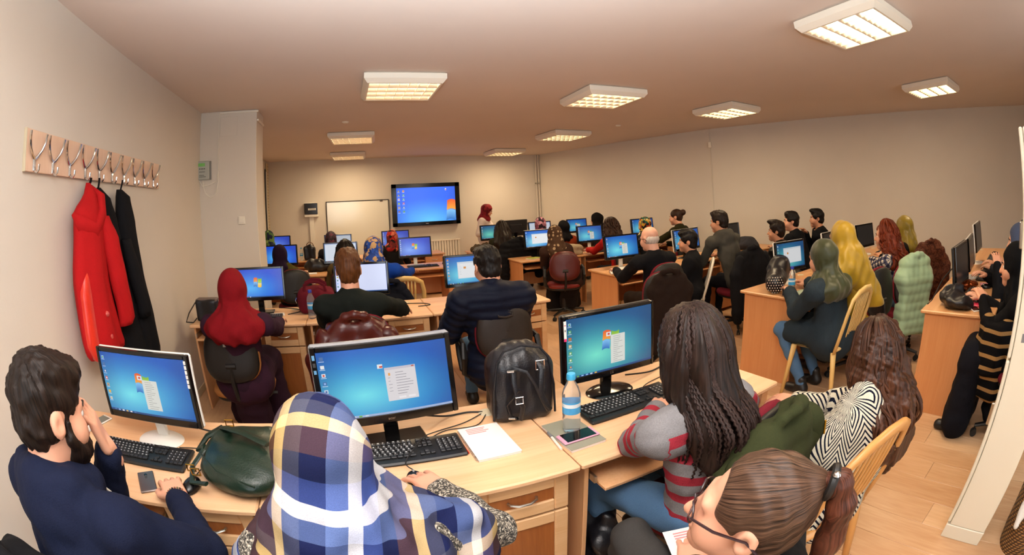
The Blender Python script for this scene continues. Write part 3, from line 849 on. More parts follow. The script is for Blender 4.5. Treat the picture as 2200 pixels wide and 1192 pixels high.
# ------------------------------------------------------------------ monitors
M_ivory = mat('ivory_plastic', 'e8e6e0', 0.3)
M_scrsd = mat('monitor_back', '1a1a1c', 0.45)
def monitor(x, y, z, yaw, tilt, w, h, kind, label, group, stand='roundblack', frame_='black', strength=1.0, logo=None, seed=0, sticker=None, bez=.018, chin=.03):
    """the origin is on the desk under the screen; the screen faces -Y before turning"""
    r = empty('monitor', (x, y, DH), R(yaw), label, 'monitor', group)
    zc = z-DH; T = Matrix.Translation((0, 0, zc)) @ Matrix.Rotation(R(-tilt), 4, 'X')
    mb = M_blackg
    b = MB(); b.M = T
    iw, ih = w/2-bez, h/2
    for a in ((-w/2, -iw, -ih, ih), (iw, w/2, -ih, ih), (-iw, iw, ih-bez, ih), (-iw, iw, -ih, -ih+chin)): b.box(a[0], a[1], -.014, .01, a[2], a[3], .003)
    b.build('bezel', mb, r)
    b = MB(); b.M = T; b.box(-w/2-.002, w/2+.002, -.004 if frame_ == 'grey' else .004, .03, -ih-.002, ih+(.007 if frame_ == 'grey' else .002), .008); b.box(-w/4, w/4, .026, .055, -ih*.6, ih*.5, .012)
    b.build('back_cover', {'white': M_ivory, 'grey': mat('bezel_silver', '8a8a8c', .3)}.get(frame_, M_scrsd), r)
    sw, sh = w-2*bez, h-bez-chin
    screen(sw, sh, kind, strength, r, None, T @ Matrix.Translation((0, -.0125, (chin-bez)/2)), seed)
    bm = {'roundwhite': M_ivory, 'rectwhite': M_ivory}.get(stand, M_blackg)
    b = MB(); b.box(-.028, .028, .022, .045, .008, zc-.02, .006); b.build('stand_neck', bm, r)
    b = MB()
    if stand.startswith('round'): b.lathe([(0, .016), (.06, .014), (.1, .009), (.108, .003), (.106, 0)], 32, (0, 0, 0), sx=1.05, sy=.82)
    else: b.box(-.122, .122, -.07, .06, 0, .014, .004)
    b.build('stand_base', bm, r)
    if logo: text('logo', logo, .016, M_silver, r, T @ Matrix.Translation((0, -.0155, -ih+chin*.5)) @ Matrix.Rotation(R(90), 4, 'X'))
    if sticker:
        b = MB(); b.M = T
        for a in sticker: b.box(a[0], a[1], -.0155, -.0135, a[2], a[3], .0004, mi=a[4])
        b.build('sticker', [M_ivory, mat('sticker_magenta', 'd2306a', .4), mat('sticker_blue', '5a8fb8', .4), M_dark], r)
    return r
G1 = 'monitors on the nearest row of desks'
monitor(-.91, 1.56, .985, -6.4, 4, .49, .29, 'blue+menu', 'white-backed monitor on a round white stand, at the left of the nearest row', G1, 'roundwhite', 'white', .95, None, 1,
        [(.226, .236, .02+k*.018, .034+k*.018, 0) for k in range(6)])
monitor(.075, 1.545, 1.0, 6.2, 5.7, .515, .312, 'blue+dialog+light+nologo', 'large grey-framed monitor showing a dialog box, behind the plaid headscarf', G1, 'rect', 'grey', .95, 'acer', 2,
        [(-.252, -.242, .11, .128, 2), (-.252, -.242, .085, .1, 3), (-.252, -.242, .06, .074, 2)], .02, .036)
monitor(1.03, 1.60, .99, -.7, 1.4, .462, .308, 'teal+menu', 'black monitor with a white price tag on its corner, nearest row at right', G1, 'roundblack', 'black', .95, 'LG', 3,
        [(-.228, -.216, .06, .135, 0), (-.228, -.216, .048, .06, 1), (-.225, -.219, .09, .1, 3), (-.226, -.218, .115, .12, 1)], .014, .03)
text('lettering', 'FLATRON', .008, M_silver, bpy.data.objects['monitor.002'], Matrix.Translation((-.19, -.016, .99-DH+.147)) @ Matrix.Rotation(R(90), 4, 'X'))
MON = [
 (-.865, 3.98, 1.008, 4, 8, .49, .29, 'deep', 'monitor with a blue desktop before the dark red headscarf', 'rect', 'black', .95),
 (.079, 3.95, 1.015, -6.7, 8, .489, .282, 'violet+glare', 'pale glaring monitor before the auburn-haired man', 'rect', 'black', 1.0),
 (1.08, 3.98, 1.012, 0, 8, .49, .291, 'blue+window', 'monitor with an open window before the man in the navy puffer jacket', 'roundwhite', 'black', .9),
 (-1.036, 6.55, 1.01, 0, 8, .511, .291, 'deep+nologo', 'bright blue monitor beside the dark purple headscarf', 'rect', 'black', .95),
 (-.138, 6.55, 1.009, 0, 8, .506, .299, 'blue+page', 'monitor filled by a white page, before the black-haired woman', 'rect', 'black', .8),
 (.955, 6.55, 1.023, -2.8, 8, .488, .297, 'violet', 'monitor on a white stand at the end of the third row, below the television', 'rectwhite', 'black', .95),
 (-1.36, 8.35, 1.045, 0, 8, .5, .3, 'violet+nologo', 'far monitor beside the green headscarf, partly behind the column', 'rect', 'black', .8),
 (-.208, 8.35, 1.023, 0, 8, .515, .3, 'blue+page+nologo', 'far monitor in front of the whiteboard', 'rect', 'black', .55),
 (.867, 8.35, 1.04, 0, 8, .516, .3, 'violet+nologo', 'far monitor just below the television', 'rect', 'black', .8),
 (2.58, 7.78, 1.077, 0, 8, .5, .276, 'teal+nologo', 'monitor with a waterfall picture beside the long-haired woman', 'rect', 'black', .7),
 (2.84, 6.37, 1.022, 0, 8, .49, .29, 'bright+window', 'bright monitor before the brown dotted headscarf', 'rect', 'black', 1.0),
 (3.735, 6.35, 1.032, -5.3, 8, .451, .276, 'blue+menu', 'monitor left of the curly-haired woman in red', 'roundwhite', 'black', .75),
 (3.64, 8.1, 1.05, 0, 8, .484, .3, 'blue+page+nologo', 'far white-screened monitor by the pink headscarf', 'rect', 'black', .7),
 (4.46, 8.08, 1.063, -3.6, 8, .447, .278, 'blue+menu', 'far monitor before the black headscarf near the right wall', 'roundwhite', 'black', .7),
 (4.87, 6.42, 1.067, -1, 8, .48, .28, 'blue+menu', 'monitor behind the colourful headscarf', 'rect', 'black', .7),
 (3.089, 4.5, 1.015, 0, 8, .493, .287, 'blue+menu', 'monitor on a white stand before the bald older man', 'roundwhite', 'black', .9),
 (4.16, 4.5, 1.0, 6.1, 8, .523, .284, 'blue+nologo', 'monitor beside the young man in profile', 'rect', 'white', .75),
 (5.045, 4.5, .999, 0, 8, .491, .281, 'off', 'dark monitor right of the grey hoodie', 'rect', 'black', .35),
 (3.56, 2.37, 1.0, -12.9, 8, .40, .272, 'teal+window+nologo', 'monitor showing a pale window before the olive green headscarf', 'roundwhite', 'white', .75),
 (4.46, 2.37, .99, 0, 8, .44, .29, 'off', 'dark monitor half hidden behind the mustard shawl', 'rect', 'white', .5),
 (5.42, 2.37, .985, -12, 8, .40, .281, 'off', 'dark monitor on a white stand before the checked shirt', 'roundwhite', 'white', .45),
 (3.83, .66, .965, -3, 8, .50, .32, 'off', 'big black monitor seen edge-on beside the crumpled black bag', 'rect', 'black', .3),
 (4.42, .66, .975, 2, 8, .44, .28, 'off', 'small white monitor behind the big edge-on black one', 'roundwhite', 'white', .6),
 (5.2, .69, 1.02, -1, 8, .44, .28, 'off', 'white monitor on a round stand at the far end of the right-hand desks', 'roundwhite', 'white', .6)]
for k, (x, y, z, ya, ti, w, h, kd, lab, st, fr, sg) in enumerate(MON):
    monitor(x, y, z, ya, ti, w, h, kd, lab, 'classroom monitors', st, fr, sg, None, 10+k)
# the teacher's monitor, seen from behind
r = monitor(3.06, 7.95, 1.12, 185, 5, .5, .3, 'off', 'black back of the teacher monitor, right of the standing teacher', 'classroom monitors', 'rect', 'black', .3, None, 60)

# ------------------------------------------------------------------ keyboards and mice
M_key = mat('key_black', '1d1d1f', 0.45)
def make_keyboard(full):
    r = empty('keyboard'); b = MB(); b.M = Matrix.Rotation(R(3), 4, 'X')
    b.box(-.225, .225, -.078, .078, .002, .018, .006); b.build('case', M_black, r)
    b = MB(); b.M = Matrix.Rotation(R(3), 4, 'X'); n = 0
    def key(x, y, w, d=.0155): b.box(x, x+w-.0025, y, y+d, .017, .0245, .0018)
    rows = [(.05, .0), (.026, .0), (.008, .0), (-.01, .0), (-.028, .0), (-.046, .0)]
    for k, (y, o) in enumerate(rows):
        if k == 5:
            for x, w in ((-.215, .025), (-.19, .022), (-.168, .022), (-.146, .105), (-.041, .022), (-.019, .022), (.003, .022), (.025, .025)): key(x, y, w)
        else:
            x = -.215+(0, .0, .006, .01, .016)[k]
            while x < .05-.012: key(x, y, .0188); x += .0188
        if k in (0, 1, 2):
            for c in range(3): key(.062+c*.0188, y, .0188)
        if k == 4: key(.0808, y, .0188)
        if k == 5:
            for c in range(3): key(.062+c*.0188, y, .0188)
        if k:
            for c in range(4): key(.135+c*.0195, y, .0195)
    o = b.build('keys', M_key, r, angle=None, smooth=False); o['kind'] = 'stuff'
    if full:
        rg = random.Random(3); b = MB(); b.M = Matrix.Rotation(R(3), 4, 'X')
        for k, (y, _) in enumerate(rows[:5]):
            x = -.212+(0, .0, .006, .01, .016)[k]
            while x < .04: b.box(x+.002, x+.002+rg.uniform(.003, .007), y+.006, y+.012, .0245, .0248); x += .0188
            if k:
                for c in range(4): b.box(.139+c*.0195, .143+c*.0195, y+.006, y+.011, .0245, .0248)
        o = b.build('key_legends', mat('legend_grey', 'b0b0b0', .5), r, smooth=False); o['kind'] = 'stuff'
    return r
def make_mouse():
    r = empty('computer_mouse'); s = SDF((-.045, -.07, -.01), (.045, .07, .05), .004)
    s.ell((0, -.005, .008), (.031, .055, .028), k=0.001); s.fn(lambda x, y, z: z-.001+0*x+0*y, (-.05, -.08, -.02), (.05, .08, .06), 0, True) if False else None
    s.D = np.maximum(s.D, (-(s.ax[2]-.001))[None, None, :].astype(np.float32))
    s.build('shell', mat('mouse_black', '101012', .25), r)
    b = MB(); b.cyl((-.003, .022, .031), (.003, .022, .031), .008, n=10); b.build('wheel', M_grey, r)
    return r
KB = make_keyboard(True); MS = make_mouse(); firstk = [True, True]
def keyboard(x, y, rz, label, grp='black keyboards', z=DH, sc_=1.0):
    o = KB if firstk[0] else dup(KB, (0, 0, 0)); firstk[0] = False
    o.location = (x, y, z); o.rotation_euler = (0, 0, R(rz)); return tag(o, label, 'keyboard', grp)
def mouse(x, y, rz, label, z=DH):
    o = MS if firstk[1] else dup(MS, (0, 0, 0)); firstk[1] = False
    o.location = (x, y, z); o.rotation_euler = (0, 0, R(rz)); return tag(o, label, 'mouse', 'black computer mice')
keyboard(-.945, 1.41, -4, 'keyboard in front of the white-backed monitor')
keyboard(.085, 1.425, 1, 'keyboard with white legends behind the plaid headscarf')
keyboard(1.02, 1.432, 1, 'keyboard beside the water bottle on the nearest right desk')
keyboard(-.86, 3.74, 4, 'keyboard at the right elbow of the dark red headscarf')
keyboard(1.05, 3.72, 4, 'keyboard left of the man in the navy puffer jacket')
keyboard(1.03, 6.37, 0, 'keyboard on the end desk of the third row')
keyboard(-1.2, 6.36, 0, 'keyboard in front of the dark purple headscarf')
keyboard(-.05, 6.36, 0, 'keyboard in front of the black-haired woman')
keyboard(3.0, 6.12, 0, 'keyboard under the hands of the brown dotted headscarf')
keyboard(3.9, 6.13, 0, 'keyboard at the hands of the curly-haired woman in red')
keyboard(3.3, 4.28, 0, 'keyboard in front of the bald older man')
keyboard(4.3, 4.3, 0, 'keyboard in front of the grey hoodie')
keyboard(3.76, 2.17, -8, 'keyboard in front of the olive green headscarf')
keyboard(5.75, 2.17, 0, 'keyboard left of the checked shirt')
keyboard(3.73, .50, 0, 'keyboard behind the crumpled black bag')
keyboard(4.5, .49, 0, 'middle keyboard on the right-hand desks')
keyboard(5.48, .49, 0, 'last keyboard on the right-hand desks, nearest the right wall')
mouse(-.664, 1.235, -10, 'mouse under the right hand of the bearded man')
mouse(.105, 1.235, 8, 'mouse under the hand of the plaid headscarf woman')
mouse(-.262, 3.70, 10, 'mouse beside the water bottle of the second row')
mouse(1.37, 6.5, 0, 'mouse right of the keyboard on the third-row end desk')
mouse(4.02, .42, 0, 'mouse beside the first right-hand keyboard')
mouse(4.8, .50, 0, 'mouse beside the middle right-hand keyboard')
mouse(5.78, .50, 0, 'mouse beside the last right-hand keyboard')

def cable(name, pts, r, label, m=None):
    P = [Vector(p) for p in pts]; out = []
    for i in range(len(P)-1):
        a, b_, c, d = P[max(0, i-1)], P[i], P[i+1], P[min(len(P)-1, i+2)]
        for k in range(6):
            t = k/6; out.append(0.5*((2*b_)+(c-a)*t+(2*a-5*b_+4*c-d)*t*t+(3*b_-a-3*c+d)*t**3))
    b = MB(); b.tube(out+[P[-1]], r, 6); o = b.build(name, m or M_rubber, None)
    return tag(o, label, 'cable')
T = DH+.004
cable('mouse_cable', [(-.664, 1.29, T+.01), (-.66, 1.36, T), (-.63, 1.44, T), (-.665, 1.53, T), (-.62, 1.6, T), (-.56, 1.655, T+.003)], .0022, 'thin mouse cable curling to the left desk cable hole')
cable('keyboard_cable', [(-.8, 1.50, T+.003), (-.72, 1.51, T), (-.64, 1.50, T), (-.58, 1.55, T)], .0022, 'keyboard cable running toward the green handbag')
cable('monitor_cable', [(-.8, 1.63, T+.05), (-.70, 1.66, T+.004), (-.62, 1.675, T), (-.57, 1.665, T-.001)], .004, 'thick black cables from the white-backed monitor to the cable hole')
cable('mouse_cable', [(.105, 1.29, T+.012), (.09, 1.34, T+.02), (.17, 1.47, T+.028), (.23, 1.55, T+.005), (.36, 1.6, T), (.45, 1.655, T)], .0022, 'mouse cable crossing the middle keyboard')
cable('monitor_cable', [(.22, 1.64, T+.04), (.31, 1.68, T+.003), (.4, 1.69, T), (.46, 1.67, T-.001)], .004, 'black cable behind the large grey-framed monitor')
cable('keyboard_cable', [(.2, 1.51, T), (.28, 1.56, T), (.4, 1.56, T), (.465, 1.64, T)], .0022, 'loop of cable beside the spiral notebook')
cable('monitor_cable', [(1.15, 1.65, T+.03), (1.3, 1.66, T+.004), (1.42, 1.69, T), (1.52, 1.68, T)], .004, 'black cables right of the monitor with the price tag')
cable('keyboard_cable', [(1.15, 1.52, T), (1.22, 1.56, T), (1.4, 1.6, T), (1.5, 1.65, T)], .0022, 'keyboard cable behind the braided hair')
cable('monitor_cable', [(.15, 4.02, T+.02), (.3, 4.05, T), (.5, 3.98, T), (.62, 3.93, T), (.66, 3.85, T), (.55, 3.83, T)], .004, 'loose cable on the second-row desk, right of the pale monitor')
cable('monitor_cable', [(-.7, 4.0, T+.03), (-.55, 4.05, T+.003), (-.5, 3.95, T), (-.6, 3.85, T)], .004, 'cable left of the maroon bag')
cable('monitor_cable', [(3.79, .72, T+.2), (3.66, .8, T+.12), (3.5, .845, T+.004), (3.36, .85, T)], .005, 'black cable trailing from the edge-on black monitor')

# ------------------------------------------------------------------ chairs
M_seatred = fabric('chair_fabric_red', '6e1c28', 0.3, 200)
M_chairblk = mat('chair_shell_black', '100f0e', 0.5, bump=.1, bscale=120)
M_chairbrn = mat('chair_shell_brown', '241c17', 0.5, bump=.1, bscale=120)
M_tan = fabric('chair_trim_tan', 'a8703c', 0.2, 200)
M_backred = mat('chair_back_red', '4c0f0a', 0.42)
def make_task_chair(cushion, shell, back_shell, arms=False, backz=.72, bh=.42, bw=.43, sticker=False, handle=False):
    """origin on the floor; the sitter faces +Y"""
    r = empty('task_chair')
    b = MB(); b.M = Matrix.Translation((0, .02, .455)) @ Matrix.Rotation(R(90), 4, 'X'); b.pad(.46, .44, .07, 3.0, bend=0); b.build('seat', cushion, r, angle=None)
    b = MB(); b.M = Matrix.Translation((0, .02, .42)) @ Matrix.Rotation(R(90), 4, 'X'); b.pad(.43, .41, .05, 3.0); b.build('seat_shell', shell, r, angle=None)
    A = Matrix.Translation((0, -.23, backz)) @ Matrix.Rotation(R(-8), 4, 'X')
    b = MB(); b.M = A @ Matrix.Translation((0, .012, 0)); b.pad(bw, bh, .05, 2.7, bend=.03, taper=-.1); br = b.build('backrest', cushion, r, angle=None)
    b = MB(); b.M = A @ Matrix.Translation((0, -.018, 0)); b.pad(bw*.97, bh*.965, .045, 2.7, bend=.03, taper=-.1, round_=.6); b.build('back_shell', back_shell, br, angle=None)
    if sticker:
        b = MB(); b.M = A; b.box(-.03, .06, -.046, -.040, .06, .11, .0004); b.build('sticker', mat('sticker_foil', 'b8b8b4', .35), br)
    if handle:
        b = MB(); b.M = A; b.tube([(-.05, -.036, .125), (-.045, -.05, .105), (0, -.055, .098), (.045, -.05, .105), (.05, -.036, .125)], .008, 8); b.box(-.045, .045, -.043, -.036, .112, .13, .003); b.build('grip', M_chairbrn, br)
    b = MB(); b.tube([(0, -.26, backz-.05), (0, -.285, .58), (0, -.25, .47), (0, -.12, .405), (0, 0, .4)], [.025, .03, .032, .03, .03], 8, flat=.5, upv=(1, 0, 0)); b.cyl((-.035, -.27, backz-.06), (.035, -.27, backz-.06), .022, n=10)
    b.build('back_bracket', M_chairblk, r)
    b = MB(); b.box(-.08, .08, -.09, .09, .375, .405, .01); b.cyl((.07, .0, .39), (.2, .03, .385), .007, n=6); b.cyl((.19, .03, .385), (.23, .035, .383), .013, n=8); b.build('tilt_mechanism', M_chairblk, r)
    b = MB(); b.cyl((0, 0, .12), (0, 0, .26), .032, .03); b.cyl((0, 0, .26), (0, 0, .38), .018); b.build('gas_column', M_chairblk, r)
    b = MB(); b.lathe([(.0, .075), (.045, .075), (.05, .1), (.04, .135), (0, .135)], 14); b.build('hub', M_chairblk, r)
    for k in range(5):
        a = R(20+72*k); c, s_ = math.cos(a), math.sin(a)
        b = MB(); b.tube([(.03*c, .03*s_, .108), (.16*c, .16*s_, .1), (.29*c, .29*s_, .078)], [.026, .022, .017], 8, flat=.75); b.build('base_leg', M_chairblk, r)
        b = MB(); px, py = .285*c, .285*s_
        for sd in (-1, 1):
            ox, oy = -s_*.012*sd, c*.012*sd; b.cyl((px+ox-(-s_)*.006, py+oy-c*.006, .027), (px+ox+(-s_)*.006, py+oy+c*.006, .027), .027, n=14)
        b.cyl((px, py, .027), (px, py, .085), .008, n=6); b.build('caster', M_rubber, r)
    if arms:
        for sd in (-1, 1):
            x = .26*sd; b = MB(); b.tube([(x*.75, -.05, .41), (x, -.08, .47), (x, -.14, .6), (x, -.1, .68), (x, .08, .69), (x, .13, .66), (x, .1, .55), (x, .02, .46), (x*.8, .0, .41)], .019, 8, flat=1.2); b.build('armrest', M_chairblk, r)
    return r
def chair(r, x, y, rz, label, grp): r.location = (x, y, 0); r.rotation_euler = (0, 0, R(rz)); return tag(r, label, 'chair', grp)
CG = 'swivel chairs'
chair(make_task_chair(M_tan, M_chairblk, M_chairblk, sticker=True, backz=.75, bh=.375, bw=.40), -.87, 2.97, 2, 'black-backed swivel chair with tan edge and a foil sticker', CG)
c2 = make_task_chair(M_seatred, M_chairbrn, M_chairbrn, True, .785, .38, .39, handle=True)
chair(c2, .95, 2.92, -4, 'swivel chair with brown-black shell and grip behind the navy puffer jacket', CG)
c3 = make_task_chair(mat('chair_pad_red', '7a1c14', .5), M_chairblk, M_backred, True, .74, .39, .41)
chair(c3, 2.78, 5.46, -22, 'red-backed swivel chair of the brown dotted headscarf', CG)
chair(dup(c2, (0, 0, 0)), .03, 2.98, 0, 'swivel chair covered by the red-brown leather jacket', CG)
c4 = make_task_chair(M_seatred, M_chairblk, M_chairblk, False, .74)
chair(c4, 1.06, .97, 8, 'swivel chair with wine-red seat under the striped sweater', CG)
for x, y, a, t in ((-.80, .66, -8, 'swivel chair of the bearded man, at the left edge'), (-.1, .62, 0, 'swivel chair under the plaid headscarf woman'), (-.75, 5.62, 12, 'swivel chair of the dark purple headscarf'), (.3, 5.6, 10, 'swivel chair under the royal blue cardigan'),
                   (2.92, 3.62, -6, 'swivel chair under the bald older man'), (2.66, 3.23, -28, 'swivel chair hidden by the long dark brown coat'), (4.06, 3.47, -10, 'swivel chair draped with the black jacket, behind the grey hoodie'), (3.68, 1.62, -14, 'worn leather-backed swivel chair beside the mustard shawl'),
                   (4.22, 1.40, -40, 'swivel chair with the mint green puffer jacket'), (4.92, 1.43, -40, 'swivel chair with the brown patterned jacket, by the right wall'), (3.72, 5.5, 0, 'swivel chair of the curly-haired woman in red'), (-.05, 5.5, 0, 'swivel chair of the black-haired woman'),
                   (4.85, 5.45, 0, 'swivel chair of the colourful headscarf'), (2.63, 6.95, 0, 'swivel chair of the long-haired woman in olive')):
    chair(dup(c4, (0, 0, 0)), x, y, a, t, CG)
chair(dup(c2, (0, 0, 0)), 3.12, -.12, 12, 'swivel chair with loop armrest at the right edge, by the striped coat', CG)

def make_plastic_chair(m):
    r = empty('plastic_chair')
    b = MB()
    def seat(u, v):
        x = (u-.5)*.42; y = (v-.5)*.42; return (x*(1.0-.08*(1-v)), y+.02, .435-.02*(1-(2*u-1)**2)*(1-.4*v)-.018*max(0, v-.85)/.15)
    b.grid(seat, 12, 12); n = len(b.v); top = list(b.v)
    b.add([(x, y, z-.012) for x, y, z in top], [q[::-1] for q in b.f[:144]])
    b.build('seat', m, r, angle=None)
    b = MB(); b.box(-.21, .21, -.20, .235, .385, .425, .02); 
    b = MB()
    pts = [(-.2, -.19, .42), (-.205, -.235, .58), (-.205, -.275, .72), (-.18, -.30, .82), (-.1, -.315, .862), (0, -.318, .872), (.1, -.315, .862), (.18, -.30, .82), (.205, -.275, .72), (.205, -.235, .58), (.2, -.19, .42)]
    b.tube(pts, [.024, .024, .024, .026, .03, .032, .03, .026, .024, .024, .024], 8, flat=.55, upv=(0, 1, 0)); b.build('back_frame', m, r, angle=None)
    for k in range(7):
        x = -.105+k*.035; b = MB()
        b.tube([(x*.8, -.20, .43), (x, -.245, .58), (x*1.05, -.285, .74), (x*1.05, -.312, .85)], [.01, .011, .011, .01], 6, flat=.5, upv=(0, 1, 0)); b.build('slat', m, r, angle=None)
    b = MB(); b.tube([(-.19, -.198, .45), (0, -.21, .445), (.19, -.198, .45)], .022, 8, flat=.8); b.build('lower_rail', m, r, angle=None)
    for sx in (-1, 1):
        b = MB(); b.tube([(sx*.19, .2, .425), (sx*.205, .215, .3), (sx*.235, .245, 0)], [.032, .027, .018], 8, flat=.7); b.build('leg', m, r, angle=None)
        b = MB(); b.tube([(sx*.19, -.18, .425), (sx*.205, -.2, .3), (sx*.235, -.25, 0)], [.032, .027, .018], 8, flat=.7); b.build('leg', m, r, angle=None)
    return r
M_yel = mat('plastic_cream_yellow', 'dcb873', 0.38); M_tanp = mat('plastic_tan', 'c98f4e', 0.36); M_whp = mat('plastic_white', 'ddd6c6', 0.4)
PG = 'moulded plastic chairs'
chair(make_plastic_chair(M_yel), 3.14, 1.67, 0, 'cream yellow plastic chair with slatted back under the olive headscarf woman', PG)
chair(make_plastic_chair(M_tanp), 1.35, .69, -10, 'tan plastic chair of the woman in the patterned poncho', PG)
chair(make_plastic_chair(M_whp), 3.42, 3.72, 45, 'white plastic chair of the young man in profile', PG)
chair(make_plastic_chair(M_yel), 3.72, 4.95, 0, 'cream plastic chair back behind the monitor row, beside the bald man', PG)
chair(make_plastic_chair(M_yel), .55, 5.0, 0, 'cream plastic chair top just right of the pale monitor', PG)
# ------------------------------------------------------------------ people
def skin_mat(name, col):
    if name in MATS: return MATS[name]
    t = NT(name); c = lin(col); n = t.noise(14)
    t.p(Base_Color=t.mix(n, tuple(x*.86 for x in c[:3])+(1,), (min(1, c[0]*1.1), c[1]*1.02, c[2], 1)), Roughness=.5)
    t.b.inputs['Subsurface Weight'].default_value = .08; t.b.inputs['Subsurface Radius'].default_value = (.01, .004, .002)
    t.bump(t.noise(260, detail=1), .08, .001)
    MATS[name] = t.m; return t.m
SK1 = skin_mat('skin_light', 'd8a184'); SK2 = skin_mat('skin_warm', 'c68f6f')
M_eye = mat('eye_white', 'e6e0da', .15); M_iris = mat('eye_iris', '2a1a10', .1); M_brow = mat('brow_hair', '1e1510', .7); M_lip = mat('lip', 'b0645a', .45)

def floral(name, cols, scale, rough=.75, dist=0.0):
    if name in MATS: return MATS[name]
    t = NT(name); co = t.coord((1, 1, 1))
    nz = t.noise(scale*.8, co, 2); v = t.n('TexVoronoi'); v.inputs['Scale'].default_value = scale
    mixv = t.n('Mix', data_type='VECTOR'); t.set(mixv.inputs[0], .08); t.set(mixv.inputs[4], co); t.set(mixv.inputs[5], nz.outputs['Color']); t.set(v.inputs['Vector'], mixv.outputs[1])
    sp = t.n('SeparateColor'); t.set(sp.inputs[0], v.outputs['Color'])
    st = [(i/len(cols), c) for i, c in enumerate(cols)]
    t.p(Base_Color=t.ramp(sp.outputs[0], st, 'CONSTANT'), Roughness=rough); t.b.inputs['Specular IOR Level'].default_value = .2
    t.bump(t.noise(220, detail=1), .15, .002); MATS[name] = t.m; return t.m
def dots(name, base, dot, scale, size):
    t = NT(name); v = t.n('TexVoronoi'); v.inputs['Scale'].default_value = scale; v.inputs['Randomness'].default_value = .55; t.set(v.inputs['Vector'], t.coord())
    t.p(Base_Color=t.ramp(v.outputs['Distance'], [(0, dot), (size, dot), (size+.05, base)]), Roughness=.8); t.b.inputs['Specular IOR Level'].default_value = .2; return t.m
def tartan(name, stops, period, rough=.85):
    t = NT(name); u = t.n('UVMap'); u.uv_map = 'UVMap'; mp = t.n('Mapping'); t.set(mp.inputs[0], u.outputs[0]); mp.inputs[2].default_value = (0, 0, R(14)); s = t.n('SeparateXYZ'); t.set(s.inputs[0], mp)
    s.label = 'threads'
    def thread(i, off):
        f = t.math('FRACT', t.math('ADD', t.math('DIVIDE', s.outputs[i], period), off)); return t.ramp(f, stops, 'CONSTANT').outputs[0]
    col = t.mix(.5, thread(0, 0.13), thread(1, .4)); n = t.noise(500, detail=1)
    t.p(Base_Color=t.mix(t.math('MULTIPLY', n, .35), col, (0, 0, 0, 1), 'MULTIPLY'), Roughness=rough); t.b.inputs['Specular IOR Level'].default_value = .15
    t.bump(n, .25, .002); return t.m
def stripes(name, c1, c2, period, duty=.5, axis=1, knit=90, wig=0.0):
    t = NT(name); u = t.n('UVMap'); u.uv_map = 'UVMap'; s = t.n('SeparateXYZ'); t.set(s.inputs[0], u.outputs[0])
    x = s.outputs[axis]
    if wig: x = t.math('ADD', x, t.math('MULTIPLY', t.math('PINGPONG', s.outputs[1-axis], wig), 1.0)).outputs[0]
    f = t.math('FRACT', t.math('DIVIDE', x, period)); n = t.noise(260, detail=1)
    c = t.ramp(f, [(0, c1), (duty, c2)], 'CONSTANT')
    t.p(Base_Color=t.mix(t.math('MULTIPLY', n, .4), c, (0, 0, 0, 1), 'MULTIPLY'), Roughness=.9); t.b.inputs['Specular IOR Level'].default_value = .12
    t.bump(n, .4, .003); return t.m

def uvax(c, ax):
    """strand map: angle round an axis and distance along it"""
    ax = np.array(ax, float); ax /= np.linalg.norm(ax); c = np.array(c, float)
    e1 = np.cross(ax, [0.31, .9, .2]); e1 /= np.linalg.norm(e1); e2 = np.cross(ax, e1)
    def f(v):
        d = v-c; return np.stack([np.arctan2(d@e2, d@e1)*.09, d@ax], 1)
    return f
def append(parts):
    V = []; F = []; k = 0
    for v, f in parts: V.append(v); F.append(f+k); k += len(v)
    return np.concatenate(V), np.concatenate(F)
def v3(*a): return np.array(a, float)

def head_surface(h, fem=True):
    s = SDF((-.12, -.13, -.2), (.12, .15, .15), h)
    s.ell((0, -.012, .035), (.074, .094, .084), k=.01); s.ell((0, .025, -.02), (.062, .072, .085), k=.02)
    s.cap((0, .03, -.07), (0, .066, -.092), .042, .026, .03); s.ell((.036, .055, -.035), (.03, .035, .035), k=.02); s.ell((-.036, .055, -.035), (.03, .035, .035), k=.02)
    s.cap((-.032, .082, .022), (.032, .082, .022), .011, .011, .02)
    for sx in (-1, 1): s.ell((sx*.031, .101, .004), (.019, .014, .012), k=.014, cut=True)
    s.cap((0, .088, .012), (0, .112, -.026), .009, .0125, .01); s.ell((.011, .1, -.03), (.008, .01, .007), k=.006); s.ell((-.011, .1, -.03), (.008, .01, .007), k=.006)
    s.ell((0, .096, -.053), (.022, .008, .006), k=.006); s.ell((0, .094, -.063), (.019, .008, .007), k=.006); s.ell((0, .085, -.088), (.016, .014, .013), k=.012)
    for sx in (-1, 1):
        s.ell((sx*.077, -.012, -.004), (.010, .021, .031), k=.008); s.ell((sx*.084, -.006, .0), (.006, .011, .016), k=.004, cut=True)
    s.cap((0, -.03, -.07), (0, -.045, -.19), .052 if fem else .058, .056 if fem else .064, .03)
    return s.mesh()
